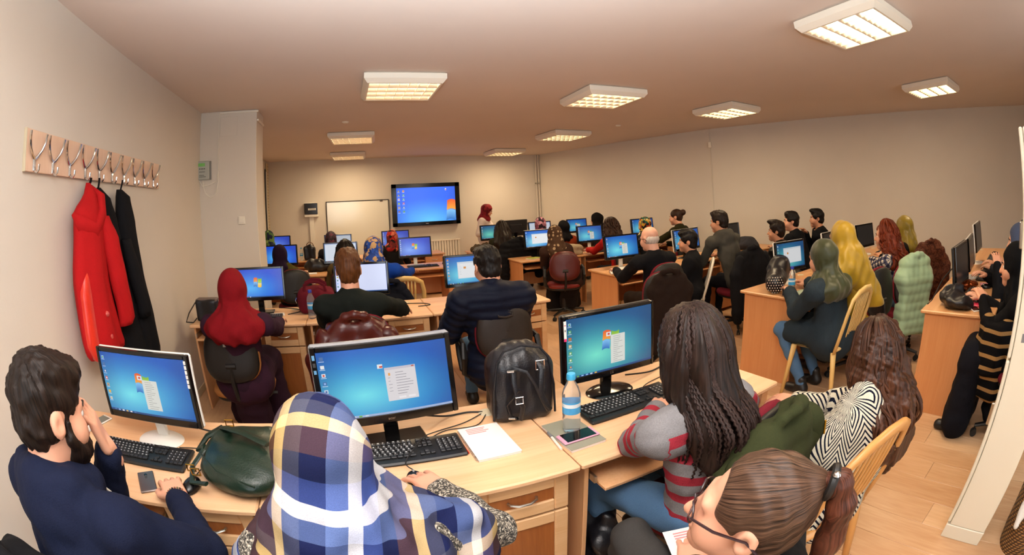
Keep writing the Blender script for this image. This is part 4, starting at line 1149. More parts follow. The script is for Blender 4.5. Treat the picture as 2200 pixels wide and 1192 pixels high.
def hand_surface(side, h=.005, curl=.5, spread=.0):
    """wrist at the origin, fingers along +Y, palm down; side +1 is a right hand (thumb at -X)"""
    s = SDF((-.09, -.09, -.1), (.09, .22, .06), h)
    s.cap((0, -.045, .003), (0, 0, .002), .026, .025, .01); s.rbox((0, .045, 0), (.041, .05, .014), .013, k=.018)
    tips = []
    for x, L, sp in ((-.031, .072, -.12), (-.010, .082, -.03), (.011, .077, .05), (.031, .060, .16)):
        p = v3(x, .088, .002); a = -.15; pts = [p]
        for k, fr in enumerate((.45, .32, .25)):
            a -= curl*(.35, .6, .5)[k]; p = p+v3(math.sin(sp+spread*x*8)*L*fr*1.1, math.cos(a)*L*fr*1.1, math.sin(a)*L*fr*1.1); pts.append(p)
        s.chain(pts, [.0095, .0088, .008, .0068], .004)
    p0 = v3(-.03, .02, -.002); p1 = v3(-.055, .052, -.012); p2 = v3(-.058, .082, -.02); p3 = v3(-.052, .104, -.026)
    s.chain([p0, p1, p2, p3], [.016, .0125, .0105, .008], .008)
    v, f = s.mesh()
    if side < 0: v = v*[-1, 1, 1]; f = f[:, ::-1]
    return v, f
def orient(d, upv):
    y = np.array(d, float); y /= np.linalg.norm(y); x = np.cross(y, upv); x /= np.linalg.norm(x); return np.stack([x, y, np.cross(x, y)], 1)

HC = {}
def locks(d, n, name, m, rad, seed, style, zr=(.3, .45), az=118, back=.075, wide=.145):
    """loose strands over a mass of hair, each a strand of its own"""
    hp, SC = d['hp'], d['SC']; rg = random.Random(seed); ho = [c for c in d['root'].children if c.name.startswith('hair')][0]
    for k in range(n):
        a = R(rg.uniform(-az, az)); sx, cx = math.sin(a), -math.cos(a); zb = d['hc'][2]-rg.uniform(*zr); sp = 1.0+rg.uniform(-.12, .22)
        key = [hp(.02*sx, .02*cx, .137), hp(.072*sx, .085*cx, .105), hp(.104*sx, .122*cx-.012, .02), hp(wide*.8*sx, .125*cx-.022, -.08)]
        key += [v3(SC[0]+wide*sx*sp, SC[1]-back+.11*cx*sp, SC[2]+.01), v3(SC[0]+wide*.97*sx*sp, SC[1]-back+.10*cx*sp, (SC[2]+zb)/2), v3(SC[0]+wide*.85*sx*sp, SC[1]-back+.02+.09*cx*sp, zb)]
        P_ = [Vector(p) for p in key]; out = []; st = {'crimp': .009, 'wave': .016, 'curl': .008}[style]
        for i in range(len(P_)-1):
            A, B, C, D = P_[max(0, i-1)], P_[i], P_[i+1], P_[min(len(P_)-1, i+2)]; n_ = max(2, int((C-B).length/st))
            for j in range(n_):
                t = j/n_; out.append(0.5*((2*B)+(C-A)*t+(2*A-5*B+4*C-D)*t*t+(3*B-A-3*C+D)*t**3))
        tx = Vector((cx, -sx, 0)); nx = Vector((sx, cx, 0)); N_ = len(out); ph = rg.uniform(0, 6)
        for i in range(N_):
            g = min(1, max(0, i/N_-.12)*2.2)
            if style == 'crimp': out[i] += tx*(.0026*(1 if i % 2 else -1))
            elif style == 'wave': out[i] += tx*(.012*g*math.sin(i*.55+ph))+nx*(.007*g*math.sin(i*.4+ph*2))
            else: out[i] += (tx*math.cos(i*.75+ph)+nx*math.sin(i*.75+ph))*.011*g
        b = MB(); b.tube(out, [rad*((1 if i % 2 else .82) if style == 'crimp' else 1)*(1-.6*max(0, i/N_-.75)/.25) for i in range(N_)], 5); b.build(name, m, ho, angle=None)
def person(label, head, pel, yaw=0, hyaw=None, hpitch=-6, hroll=0, lh=None, rh=None, top=None, topkind='sweater', bottom=None, bkind='trousers', hair_=None, cover=None,
           skin=None, male=False, q=1.0, seat=.46, shoes=None, puff=0.0, eyes=False, legs=True, curl=(.5, .5), handroll=(0, 0), hdir=None, shw=None, stand=False, fold=.004, elbow=None, knees=None, glasses=False, bald=False, feet_back=0.0, sleeve=.97, yoke=False, tail=1.0, drape=0.0, hem=0.0, long=False, hscale=1.0, armlong=0):
    """a seated (or standing) figure: body, garments, hair or headscarf"""
    skin = skin or SK1
    root = empty('person', (pel[0], pel[1], 0), R(yaw), label, 'person', 'people in the computer room')
    c, s_ = math.cos(R(yaw)), math.sin(R(yaw))
    L = lambda w: v3(c*(w[0]-pel[0])+s_*(w[1]-pel[1]), -s_*(w[0]-pel[0])+c*(w[1]-pel[1]), w[2])
    hc = L(head); hyaw = yaw if hyaw is None else hyaw
    HR = np.array((Matrix.Rotation(R(hyaw-yaw), 3, 'Z') @ Matrix.Rotation(R(hpitch), 3, 'X') @ Matrix.Rotation(R(hroll), 3, 'Y')))
    hp = lambda *p: hc+HR @ v3(*p)*hscale
    pz = .94 if stand else seat+.09
    P = v3(0, 0, pz); N = hc+(HR @ v3(0, -.035, -.10))*.6+v3(0, -.022, -.095)
    N[2] = min(N[2], hc[2]-.145)
    shw = shw or (.185 if male else .162)
    tw = L((head[0], head[1], 0))*0
    SC = N+v3(0, -.008, -.05); SH = [SC+v3(sd*shw, 0, -.015) for sd in (-1, 1)]
    fy = hc[1]+.26; tgt = [L(lh) if lh is not None else v3(-.15, fy, .80), L(rh) if rh is not None else v3(.15, fy, .80)]
    L1, L2 = (.295, .26) if male else (.275, .24)
    L1 += armlong; L2 += armlong
    EL = []; WR = []
    for i, sd in enumerate((-1, 1)):
        S = SH[i]; W = tgt[i]; d = W-S; D = np.linalg.norm(d)
        if D > (L1+L2)*.985: W = S+d/D*(L1+L2)*.985; D = (L1+L2)*.985
        a = (L1*L1-L2*L2+D*D)/(2*D); hh = math.sqrt(max(1e-6, L1*L1-a*a)); u = (W-S)/D
        pole = v3(sd*.55, -.25, -1.0) if elbow is None or elbow[i] is None else v3(*elbow[i])
        pl = pole-u*(pole@u); pl /= np.linalg.norm(pl); EL.append(S+u*a+pl*hh); WR.append(W)
    HIP = [P+v3(sd*.095, .01, -.01) for sd in (-1, 1)]
    if stand: KN = [v3(sd*.1, .02, .5) for sd in (-1, 1)]; AN = [v3(sd*.1, -.01, .09) for sd in (-1, 1)]
    else:
        KN = [v3(sd*.12, .43, seat+.065) for sd in (-1, 1)] if knees is None else [L(k) for k in knees]
        AN = [v3(k[0]*.95, k[1]+.02-feet_back, .09) for k in KN]
    CH = P+(N-P)*.62; WA = P+(N-P)*.3
    sp = (N-P)/np.linalg.norm(N-P); TM = np.stack([v3(1, 0, 0), np.cross(sp, v3(1, 0, 0)), sp], 1); TM[:, 1] = np.cross(sp, TM[:, 0])
    k_ = 1.08 if male else 1.0
    def torso(g, e):
        g.ell(CH+TM @ v3(0, -.01, 0), (.15*k_+e, .105*k_+e, .19+e), TM, .05); g.ell(WA, (.138*k_+e, .105*k_+e, .14+e), TM, .06); g.ell(P+v3(0, -.01, .02), (.165+e, .13+e, .12+e), None, .06)
        g.cap(SH[0], SH[1], .058+e, .058+e, .06); g.cap(N+v3(0, -.012, -.05), N+v3(0, -.004, .015), .075+e, .054+e, .05)
        for i in (0, 1): g.cap(N+v3(0, -.02, -.03), SH[i]+v3(0, -.01, .0), .058+e, .05+e, .05)
    def arms(g, e, r=(.054, .044, .032), upto=1.0):
        for i in (0, 1):
            g.cap(SH[i], EL[i], r[0]+e, r[1]+e, .035); g.cap(EL[i], EL[i]+(WR[i]-EL[i])*upto, r[1]+e, r[2]+e, .015)
    # ---- body: one figure, skin
    lo = np.min(np.stack(SH+EL+WR+KN+AN+[P, N]), 0)-.17; hi = np.max(np.stack(SH+EL+WR+KN+AN+[P, N]), 0)+.17; lo[2] = 0.0
    hb = .022*q**.5 if q > 1 else .022
    g = SDF(lo, hi, hb); torso(g, -.022); arms(g, -.014)
    for i in (0, 1):
        g.cap(HIP[i], KN[i], .068, .05, .03); g.cap(KN[i], AN[i], .05, .034, .02); g.cap(AN[i]+v3(0, -.02, -.05), AN[i]+v3(0, .12, -.06), .03, .026, .02)
    parts = [g.mesh()]
    hh = round(.0085*q, 4)
    if (hh, male) not in HC: HC[hh, male] = head_surface(hh, not male)
    v, f = HC[hh, male]; parts.append((v*hscale @ HR.T+hc, f))
    for i, sd in enumerate((-1, 1)):
        d = WR[i]-EL[i]; d = d/np.linalg.norm(d); d2 = d*.6+v3(0, 0, -d[2]*.55)*.9; 
        M = orient(d*.55+v3(d[0], d[1], min(0, d[2])*.2)*.6, v3(0, 0, 1))
        if hdir and hdir[i]: M = orient(v3(*hdir[i][0]), v3(*hdir[i][1]))
        if handroll[i]: M = M @ np.array(Matrix.Rotation(R(handroll[i]), 3, 'Y'))
        hk = (round(.0055*max(1, q*.9), 4), sd, curl[i])
        if hk not in HC: HC[hk] = hand_surface(sd, hk[0], curl[i])
        v, f = HC[hk]; parts.append((v @ M.T+WR[i], f))
    v, f = append(parts)
    body = bpy.data.objects.new('body', make_mesh('body', v, f, [skin], None, True, None)); link(body, root)
    if eyes:
        for sx in (-1, 1):
            b = MB(); b.M = Matrix.Translation(hp(sx*.031, .0785, .004)) @ Matrix(HR.tolist()).to_4x4() @ Matrix.Rotation(R(-90), 4, 'X')
            b.lathe([(0, -.011), (.007, -.009), (.0125, 0), (.011, .006), (.0065, .0105), (0, .0122)], 14, mi=0); b.lathe([(.006, .0109), (.003, .0125), (0, .0128)], 12, mi=1, cap=False); b.build('eye', [M_eye, M_iris], root, angle=None)
            b = MB(); b.tube([hp(sx*.012, .094, .022), hp(sx*.03, .0945, .029), hp(sx*.052, .083, .024)], [.003, .004, .0015], 6, flat=1); b.build('eyebrow', M_brow, root)
        b = MB(); b.tube([hp(-.021, .098, -.057), hp(-.008, .1045, -.0545), hp(0, .1045, -.056), hp(.008, .1045, -.0545), hp(.021, .098, -.057)], [.001, .0042, .005, .0042, .001], 8, flat=.8); b.build('lips', M_lip, root)
    # ---- clothes
    ht = .0125*q
    if top is not None:
        g = SDF(lo-puff-.03, np.maximum(hi, N+.1)+puff+.03, ht); e = .004+puff
        torso(g, e); arms(g, e+.002, (.058, .049, .04), sleeve)
        if topkind in ('jacket', 'hoodie'):
            g.ell(P+v3(0, -.01, .0), (.185+puff, .15+puff, .13), None, .05); g.cap(N+v3(-.045, -.03, -.015), N+v3(.045, -.03, -.015), .05, .05, .03); g.ell(N+v3(0, .035, .03), (.05, .05, .09), None, .02, True)
        if topkind == 'hoodie':
            g.ell(N+v3(0, -.06, -.01), (.13, .075, .09), None, .03); g.ell(N+v3(0, -.105, -.06), (.115, .05, .09), None, .012); g.chain([N+v3(-.09, -.03, .03), N+v3(-.06, .06, -.02), N+v3(0, .09, -.06), N+v3(.06, .06, -.02), N+v3(.09, -.03, .03)], [.04]*5, .03)
        if topkind in ('tunic', 'poncho'): g.ell(P+v3(0, .0, -.05), (.2, .17, .14), None, .06)
        if topkind == 'tunic':
            for i in (0, 1): g.cap(HIP[i], HIP[i]+(KN[i]-HIP[i])*.72, .105, .098, .06)
        if hem:
            g.ell(P+v3(0, -.02, -.06), (.205+puff, .17+puff, .13+hem), None, .05)
        if topkind == 'poncho': g.ell(SC+v3(0, -.01, -.12), (.25, .16, .19), None, .06); g.cap(SH[0], EL[0], .085, .085, .05); g.cap(SH[1], EL[1], .085, .085, .05)
        if topkind == 'roll': g.cap(N, N+(hc-N)*.35, .06, .058, .02)
        g.ell(N+(hc-N)*.4+v3(0, .005, .03), (.05, .055, .06), HR, .008, True)
        if fold: g.folds(fold, 26, int(abs(head[0]*100))); g.folds(fold*.5, 60, int(abs(head[1]*100)))
        v, f = g.mesh()
        # cloth map: along the sleeve on the arms, height on the trunk
        best = np.full(len(v), 1e9); uu = np.zeros(len(v)); vv = v[:, 2].copy()
        ax = v-(P+N)/2; best = np.hypot(np.maximum(np.abs(v[:, 0])-.1, 0), (v-CH)[:, 1])-.1; uu = np.arctan2(v[:, 0], -(v[:, 1]-CH[1]))*.17
        for i in (0, 1):
            off = 0
            for a_, b_, r_ in ((SH[i]+(EL[i]-SH[i])*.12, EL[i], .052), (EL[i], WR[i], .045)):
                ba = b_-a_; t = np.clip((v-a_) @ ba/(ba @ ba), 0, 1); dd = np.linalg.norm(v-a_-t[:, None]*ba, axis=1)-r_
                m = dd < best-.012; best = np.where(m, dd, best); Ln = np.linalg.norm(ba); tq = (v-a_) @ ba/(ba @ ba); vv = np.where(m, SH[i][2]-off-np.where(off > 0, t, np.minimum(tq, 1))*Ln, vv); x_, y_, _ = frame(ba)
                x_, y_ = np.array(x_), np.array(y_); uu = np.where(m, np.arctan2((v-a_) @ y_, (v-a_) @ x_)*.05, uu); off += Ln
        if yoke:
            zt = SH[0][2]+.055; v0 = math.floor(zt/.086)*.086+.03; vv = np.where(vv > zt-.005, v0, v0-(zt-.005-vv))
        if puff >= .015:                 # quilted: bulge between the stitch lines
            n = np.zeros_like(v); a = v[f]; fn_ = np.cross(a[:, 2]-a[:, 0], a[:, 3]-a[:, 1])
            for k in range(4): np.add.at(n, f[:, k], fn_)
            n /= np.linalg.norm(n, axis=1)[:, None]+1e-9; v = v+n*(.011*np.abs(np.sin(vv*PI/.062))-.006)[:, None]
        o = bpy.data.objects.new(topkind, make_mesh(topkind, v, f, [top], None, True, None, np.stack([uu, vv], 1))); link(o, root); root['_top'] = o.name
    if bottom is not None and legs:
        g = SDF(lo-.02, v3(hi[0]+.03, hi[1]+.03, P[2]+.2), ht*1.25)
        g.ell(P+v3(0, -.005, .0), (.172, .14, .11), None, .05)
        if bkind == 'skirt':
            g.cap(HIP[0], KN[0], .1, .09, .07); g.cap(HIP[1], KN[1], .1, .09, .07); g.cap(HIP[0]+v3(.05, .05, 0), KN[1], .09, .09, .07)
            for i in (0, 1): g.cap(KN[i], v3(AN[i][0]*1.3, AN[i][1]-.02, .1), .095, .12, .08)
            g.cap((KN[0]+KN[1])/2, v3(0, (AN[0][1]), .1), .1, .13, .08); g.cap(P+v3(0, -.02, 0), v3(0, .12, .18), .13, .13, .1)
        else:
            for i in (0, 1): g.cap(HIP[i], KN[i], .088, .066, .03); g.cap(KN[i], AN[i]+v3(0, 0, .01), .064, .045, .02)
        g.folds(.004, 30, 5)
        g.build(bkind, [bottom], root)
        for i in (0, 1):
            s = SDF(AN[i]+v3(-.08, -.12, -.10), AN[i]+v3(.08, .22, .09), .009*max(1, q))
            s.cap(AN[i]+v3(0, -.03, -.045), AN[i]+v3(0, .13, -.055), .042, .036, .02); s.cap(AN[i]+v3(0, -.01, -.04), AN[i]+v3(0, 0, .03), .045, .042, .03)
            s.D = np.maximum(s.D, (-(s.ax[2]-.004))[None, None, :].astype(np.float32)); s.build('shoe', [shoes or M_black], root)
    hq = .0085*q
    # ---- hair / headscarf
    if cover is not None:
        m, st = cover[0], cover[1]; bun = cover[2] if len(cover) > 2 else .5
        g = SDF(np.minimum(hc-.22, SC-v3(.4, .3, .34)), np.maximum(hc+.2, SC+v3(.4, .3, .1)), hq)
        g.ell(hp(0, -.012, .03), (.092, .112, .107), HR, .02); g.ell(hp(0, -.06, .02), (.07+.01*bun, .06+.03*bun, .075), HR, .05)
        g.cap(hp(0, -.015, -.03), N+v3(0, -.012, .0), .09, .108, .05)
        if st == 'cape': g.ell(SC+v3(0, -.015, .0), (.23, .15, .075+.04*tail), None, .07); g.cap(SC+v3(-.09, -.09, -.03), SC+v3(-.02, -.12, -.03-.13*tail), .08, .04, .07); g.cap(SC+v3(.09, -.09, -.03), SC+v3(.02, -.12, -.03-.13*tail), .08, .04, .07); g.ell(SC+v3(0, .05, -.05), (.14, .09, .12), None, .05)
        elif st == 'shawl': g.ell(SC+v3(0, -.01, -.05), (.235, .15, .16), None, .08); g.cap(SH[0], EL[0], .08, .07, .08); g.cap(SH[1], EL[1], .08, .07, .08); g.cap(N+v3(0, -.06, 0), P+v3(0, -.1, .12), .13, .12, .08)
        elif st == 'long': g.cap(N+v3(0, -.03, .04), SC+v3(0, -.11, -.22), .1, .08, .06); g.ell(SC+v3(0, -.01, .0), (.16, .13, .09), None, .05)
        else: g.ell(N+v3(0, -.008, -.025), (.15, .125, .07), None, .06)
        if drape > .006:
            g.ell(N+v3(-.02, -.06, .03), (.125, .095, .13), None, .05); g.cap(hp(.05, .03, -.11), SH[1]+v3(.06, .03, .02), .06, .05, .05); g.cap(SC, SH[0]+(EL[0]-SH[0])*.6, .115, .102, .05); g.cap(SC, SH[1]+(EL[1]-SH[1])*.36, .115, .104, .05); g.chain([hp(.09, .05, -.05), hp(.10, .0, -.13), N+v3(.1, -.09, -.03), N+v3(.02, -.15, -.08)], [.022, .035, .035, .02], .02); g.chain([hp(.07, -.06, -.06), N+v3(.03, -.13, .03), N+v3(-.08, -.13, -.06)], [.015, .024, .02], .02)
        g.chain([hp(.08, .045, -.085), N+v3(.075, -.075, .0), N+v3(0, -.115, -.015), N+v3(-.085, -.07, -.03), N+v3(-.12, .02, -.05)], [.02, .026, .028, .03, .03], .022)
        g.ell(hp(0, .115, -.008), (.058, .062, .084), HR, .012, True)
        d0 = hc[2]
        g.disp(lambda x, y, z: (.0045*np.sin(9*np.arctan2(x-hc[0], -(y-hc[1]))+30*(z-d0))+.003*np.sin(17*np.arctan2(x-hc[0], -(y-hc[1]))-24*(z-d0)))*np.clip((d0+.03-z)/.12, 0.15, 1.3))
        g.folds(.0025, 34, int(abs(head[1]*50)))
        if drape > .006:
            pass
        if drape:
            g.disp(lambda x, y, z: drape*np.clip((d0-.02-z)/.1, 0, 1)*(np.sin(38*z+30*(x-hc[0])-18*(y-hc[1]))*np.sin(14*(x-hc[0])+20*z+1.3)+.5*np.sin(70*z-34*(x-hc[0])+25*(y-hc[1]))))
        v, f = g.mesh(); d = v-hc
        dx = d[:, 0]; uu = np.where(np.abs(dx) < .115, .115*np.arcsin(np.clip(dx/.13, -1, 1)), dx+np.sign(dx)*.0095)
        vv = np.where(d[:, 2] > 0, .12*np.arctan2(d[:, 2], -d[:, 1]), d[:, 2])
        o = bpy.data.objects.new('headscarf', make_mesh('headscarf', v, f, [m], None, True, None, np.stack([uu, vv], 1))); link(o, root)
    if hair_ is not None:
        m, st = hair_[0], hair_[1]
        g = SDF(np.minimum(hc-.2, hc-v3(.22, .25, .7 if st in ('long', 'curly', 'wavy') else .2)), hc+v3(.2, .2, .24), hq)
        if st in ('short', 'quiff', 'shorttop'):
            t_ = .012
            g.ell(hp(0, -.014, .04), (.0755+t_, .096+t_, .086+t_*1.4), HR, .01); g.ell(hp(0, -.05, -.03), (.07, .062, .065), HR, .03)
            if st == 'quiff': g.ell(hp(0, .045, .115), (.055, .06, .03), HR, .03); g.ell(hp(0, .09, .12), (.035, .03, .02), HR, .02)
            if st == 'shorttop': g.ell(hp(0, .01, .105), (.068, .085, .035), HR, .03); g.ell(hp(0, .075, .09), (.05, .035, .03), HR, .03)
            if st == 'short': g.ell(hp(0, .05, .105), (.06, .05, .028), HR, .03)
            g.ell(hp(0, .12, -.035), (.075, .085, .098), HR, .012, True)
            for sx in (-1, 1): g.ell(hp(sx*.09, .0, -.02), (.03, .026, .045), HR, .01, True); g.ell(hp(sx*.085, .055, -.055), (.03, .04, .05), HR, .01, True)
            g.ell(hp(0, -.02, -.165), (.13, .13, .085), HR, .02, True)
            g.folds(.003, 130, 3); g.folds(.003, 55, 9); ax = (HR @ v3(0, -.25, 1)) if st != 'quiff' else (HR @ v3(0, .6, 1))
            uvf = uvax(hp(0, -.03, .0), ax)
        elif st in ('long', 'curly', 'wavy'):
            wv = .012 if st in ('curly', 'wavy') else .004; ln = hair_[2] if len(hair_) > 2 else .36
            g.ell(hp(0, -.015, .035), (.09, .11, .10), HR, .02); g.ell(hp(0, -.05, -.03), (.092, .075, .1), HR, .04)
            B = SC+v3(0, -.13, 0); sl = hair_[3] if len(hair_) > 3 else 1.0
            g.chain([hp(0, -.05, -.04), N+v3(0, -.07, -.0), v3(N[0], B[1]-.0, SC[2]-.1), v3(N[0], B[1]+.0, hc[2]-ln-.08)], [.095, .098*sl, .09*sl, .05*sl], .05)
            for sx in (-1, 1): g.chain([hp(sx*.05, -.02, 0), hp(sx*.07*sl, -.03, -.09), SC+v3(sx*.1*sl, -.09, -.03), v3(SC[0]+sx*.09*sl, B[1]+.02, hc[2]-ln)], [.06*sl, .06*sl, .06*sl, .04], .05)
            g.ell(hp(0, .12, -.03), (.062, .075, .10), HR, .015, True)
            if wv > .005:
                a = 28 if st == 'curly' else 15; g.disp(lambda x, y, z: .005*np.sin(a*1.2*z+9*np.arctan2(x-hc[0], -(y-hc[1])))); g.folds(.006, 40, 2); g.folds(.004, 90, 6)
            else: g.disp(lambda x, y, z: .006*np.sin(7*np.arctan2(x-hc[0], -(y-hc[1]))*2+9*z)+.003*np.sin(26*np.arctan2(x-hc[0], -(y-hc[1]))+14*z)); g.folds(.003, 60, 4)
            uvf = uvax(hc, (0, 0, 1))
        elif st in ('bun', 'ponytail'):
            tie = hp(0, -.125, .06) if st == 'bun' else hp(0, -.085, .09)
            g.ell(hp(0, -.014, .038), (.083, .104, .094), HR, .01); g.ell(hp(0, -.05, -.02), (.064, .055, .065), HR, .03); g.ell(hp(0, .12, -.03), (.07, .085, .098), HR, .012, True)
            for sx in (-1, 1): g.ell(hp(sx*.09, .0, -.02), (.03, .03, .045), HR, .01, True)
            g.ell(hp(0, -.02, -.15), (.13, .13, .085), HR, .02, True); g.folds(.0025, 80, 3)
            if st == 'bun': g.ell(tie, (.05, .048, .05), HR, .012)
            else: g.cap(hp(0, -.05, .07), tie, .045, .024, .03); g.ell(hp(0, .085, .045), (.05, .04, .045), HR, .015, True)
            uvf = uvax(tie, HR @ v3(0, -1, .35))
        if bald: uvf = uvax(hc, (0, 0, 1)); g = SDF(hc-.16, hc+.16, hq); g.ell(hp(0, -.03, -.01), (.0795, .082, .062), HR, .01); g.ell(hp(0, .0, .09), (.09, .12, .075), HR, .01, True); g.ell(hp(0, .13, -.02), (.1, .1, .12), HR, .01, True); g.folds(.002, 100, 1)
        g.build('hair', [m], root, uvf)
    if glasses:
        b = MB()
        for sx in (-1, 1):
            ring = [hp(sx*.034+.026*math.cos(t), .106-.012*abs(math.cos(t))*(1 if math.cos(t)*sx > 0 else 0), .002+.019*math.sin(t)) for t in np.linspace(0, 2*PI, 17)[:-1]]
            b.tube(ring, .0022, 6, closed=True); b.tube([hp(sx*.06, .097, .006), hp(sx*.079, .05, .008), hp(sx*.083, -.01, .006), hp(sx*.083, -.04, -.018)], [.0026, .003, .0026, .0026], 6)
        b.tube([hp(-.009, .108, .006), hp(0, .112, .009), hp(.009, .108, .006)], .002, 6)
        b.build('glasses', mat('spectacle_frame', '2a1418', .3), root)
    root['_n'] = 1
    del root['_n']
    if '_top' in root: del root['_top']
    person.last = dict(root=root, hp=hp, HR=HR, hc=hc, N=N, SC=SC, SH=SH, EL=EL, WR=WR, P=P, KN=KN, AN=AN, L=L)
    return root
F = fabric
H_blk = hair('hair_black', '060505', '1c1614'); H_dbr = hair('hair_dark_brown', '0b0705', '2c1d15'); H_br = hair('hair_brown', '170c07', '43291a'); H_aub = hair('hair_auburn', '2c1508', '70421e')
H_red = hair('hair_red_brown', '2c0d06', '8a3616'); H_wh = hair('hair_white', 'a89c94', 'd8cec6'); H_bald = skin_mat('skin_ruddy', 'dcaa94')
M_jean = F('denim_blue', '4f7092', .4, 300, .3); M_jeanl = F('denim_light', '6d8aa0', .4, 300, .35); M_trblk = F('trouser_black', '15151a', .3, 240, .3); M_trgrey = F('trouser_charcoal', '3a3836', .3, 200, .25)
M_navy = F('hoodie_navy', '141a30', .35, 240, .3)
# --- nearest row
MAN = person('bearded man in a navy hoodie, hand to his face, at the left edge', (-.805, .79, 1.20), (-.83, .60), -10, -28, -10, 0, (-.745, .93, 1.06), (-.668, 1.10, .80), M_navy, 'hoodie', M_jeanl, hair_=(H_dbr, 'shorttop'), male=True, q=.75, eyes=True, curl=(.75, .55), elbow=((-.1, .5, -1), (.8, -.5, -.3)), hdir=(((-.02, -.22, 1), (.75, .6, .2)), None), sleeve=.88, knees=((-.9, 1.02, .52), (-.62, 1.02, .53)), hscale=1.06)
man = person.last
PL = tartan('plaid_scarf', [(0, '141c46'), (.15, '5f74a8'), (.28, 'f2f2f4'), (.37, '3c4f90'), (.50, '121838'), (.64, '5a3c2c'), (.79, 'f0d08a'), (.88, '4c4e60')], .27)
t = NT('tweed_knit'); v = t.n('TexVoronoi'); v.inputs['Scale'].default_value = 170; sp = t.n('SeparateColor'); t.set(sp.inputs[0], v.outputs['Color'])
t.p(Base_Color=t.ramp(sp.outputs[0], [(0, '2a2724'), (.3, '6a655c'), (.55, '4a463f'), (.75, 'a59c8c'), (.9, 'c8c0b0')], 'CONSTANT'), Roughness=.95); t.bump(v.outputs['Distance'], .6, .004); TWEED = t.m
person('woman in a blue, brown and cream plaid headscarf and grey tweed cardigan', (-.112, .80, 1.145), (-.11, .58), 0, 8, -14, 0, (-.28, 1.08, .80), (.155, 1.10, .80), TWEED, 'jacket', M_trblk, cover=(PL, 'cape', 1.0), drape=.008, q=.75, curl=(.5, .42), fold=.004, hscale=1.04, elbow=(None, (1.0, -.3, -.5)))
pla = person.last
STR = stripes('striped_knit', '8c8a8c', 'ad3644', .086, .56)
person('woman with long crimped braids, grey and red striped sweater', (.925, .965, 1.155), (.985, .87), 4, -10, -8, 0, (1.02, 1.25, .79), (1.28, 1.26, .80), STR, 'sweater', M_jean, q=.75, curl=(.5, .5), elbow=((-.8, .5, -1), (1, 0, -.6)), hair_=(hair('hair_braids', '080504', '33231c', .42), 'long', .30, .78), knees=((.80, 1.27, .52), (1.10, 1.30, .52)), hscale=1.02, yoke=True)
bra = person.last; locks(bra, 80, 'braid', hair('hair_crimped', '0c0706', '44302a', .36, 60, .3), .0062, 11, 'crimp', (.28, .38), wide=.115); locks(bra, 12, 'braid', MATS['hair_crimped'], .006, 12, 'crimp', (.46, .54), az=50, wide=.12)
person('girl with glasses and a ponytail, nearest of all, cut by the lower edge', (.545, .365, 1.072), (.63, .22), 24, 30, 8, -2, (.66, .58, .66), (.86, .60, .64), F('sweater_black', '18181a', .3, 200), 'sweater', M_trgrey, q=.55, hair_=(hair('hair_brown_sleek', '120a06', '6b4e3c', .34), 'ponytail'), glasses=True, knees=((.66, .86, .585), (.92, .72, .52)), curl=(.6, .6), hscale=1.03)
gir = person.last
ZIG = stripes('zigzag_weave', '15182a', 'e2dac4', .024, .42, 1, 90, .085)
person('woman with long wavy brown hair in a black and cream geometric poncho', (1.60, .61, 1.005), (1.38, .60), -8, -22, -8, 0, (1.28, .98, .70), (1.66, 1.02, .68), ZIG, 'poncho', M_trblk, q=.8, hair_=(hair('hair_wavy', '160a05', '5e3824', .4), 'wavy', .32), seat=.40, eyes=False, armlong=-.01)
pon = person.last; locks(pon, 46, 'lock', MATS['hair_wavy'], .0085, 5, 'wave', (.24, .36), wide=.15)
# --- second row
person('woman in a dark red headscarf and plum dress', (-.80, 2.82, 1.155), (-.83, 2.88), 4, 20, -5, 0, (-1.05, 3.38, .80), (-.58, 3.42, .80), F('plum_knit', '331a2a', .4, 200), 'tunic', F('plum_skirt', '2c1826', .3, 120), 'skirt', cover=(F('scarf_dark_red', '7c1018', .4, 180, .3), 'cape', .7), q=1.2, eyes=True, shw=.185, tail=.2, drape=.004)
person('auburn-haired man in a dark green-black sweater, red leather jacket on his chair', (-.02, 2.97, 1.225), (.03, 2.93), -4, 2, -4, 0, (-.13, 3.40, .92), (.42, 3.48, .80), F('sweater_bottle', '181c18', .3, 220), 'sweater', M_jean, hair_=(H_aub, 'shorttop'), male=True, q=1.1, elbow=(None, (1, .4, -.3)), skin=SK1, hscale=1.03)
PUF = F('puffer_navy', '0e1426', .15, 300, .2, .6)
person('young man with black hair in a navy quilted puffer jacket', (.885, 2.84, 1.20), (.93, 2.88), -4, 4, -12, 0, (.70, 3.20, .79), (1.09, 3.22, .79), PUF, 'jacket', M_jean, hair_=(H_blk, 'short'), male=True, q=1.05, puff=.024, fold=.003, hscale=1.08, elbow=((-.5, -.5, -1), (.5, -.5, -1)), shw=.2, hem=.06)
puf = person.last
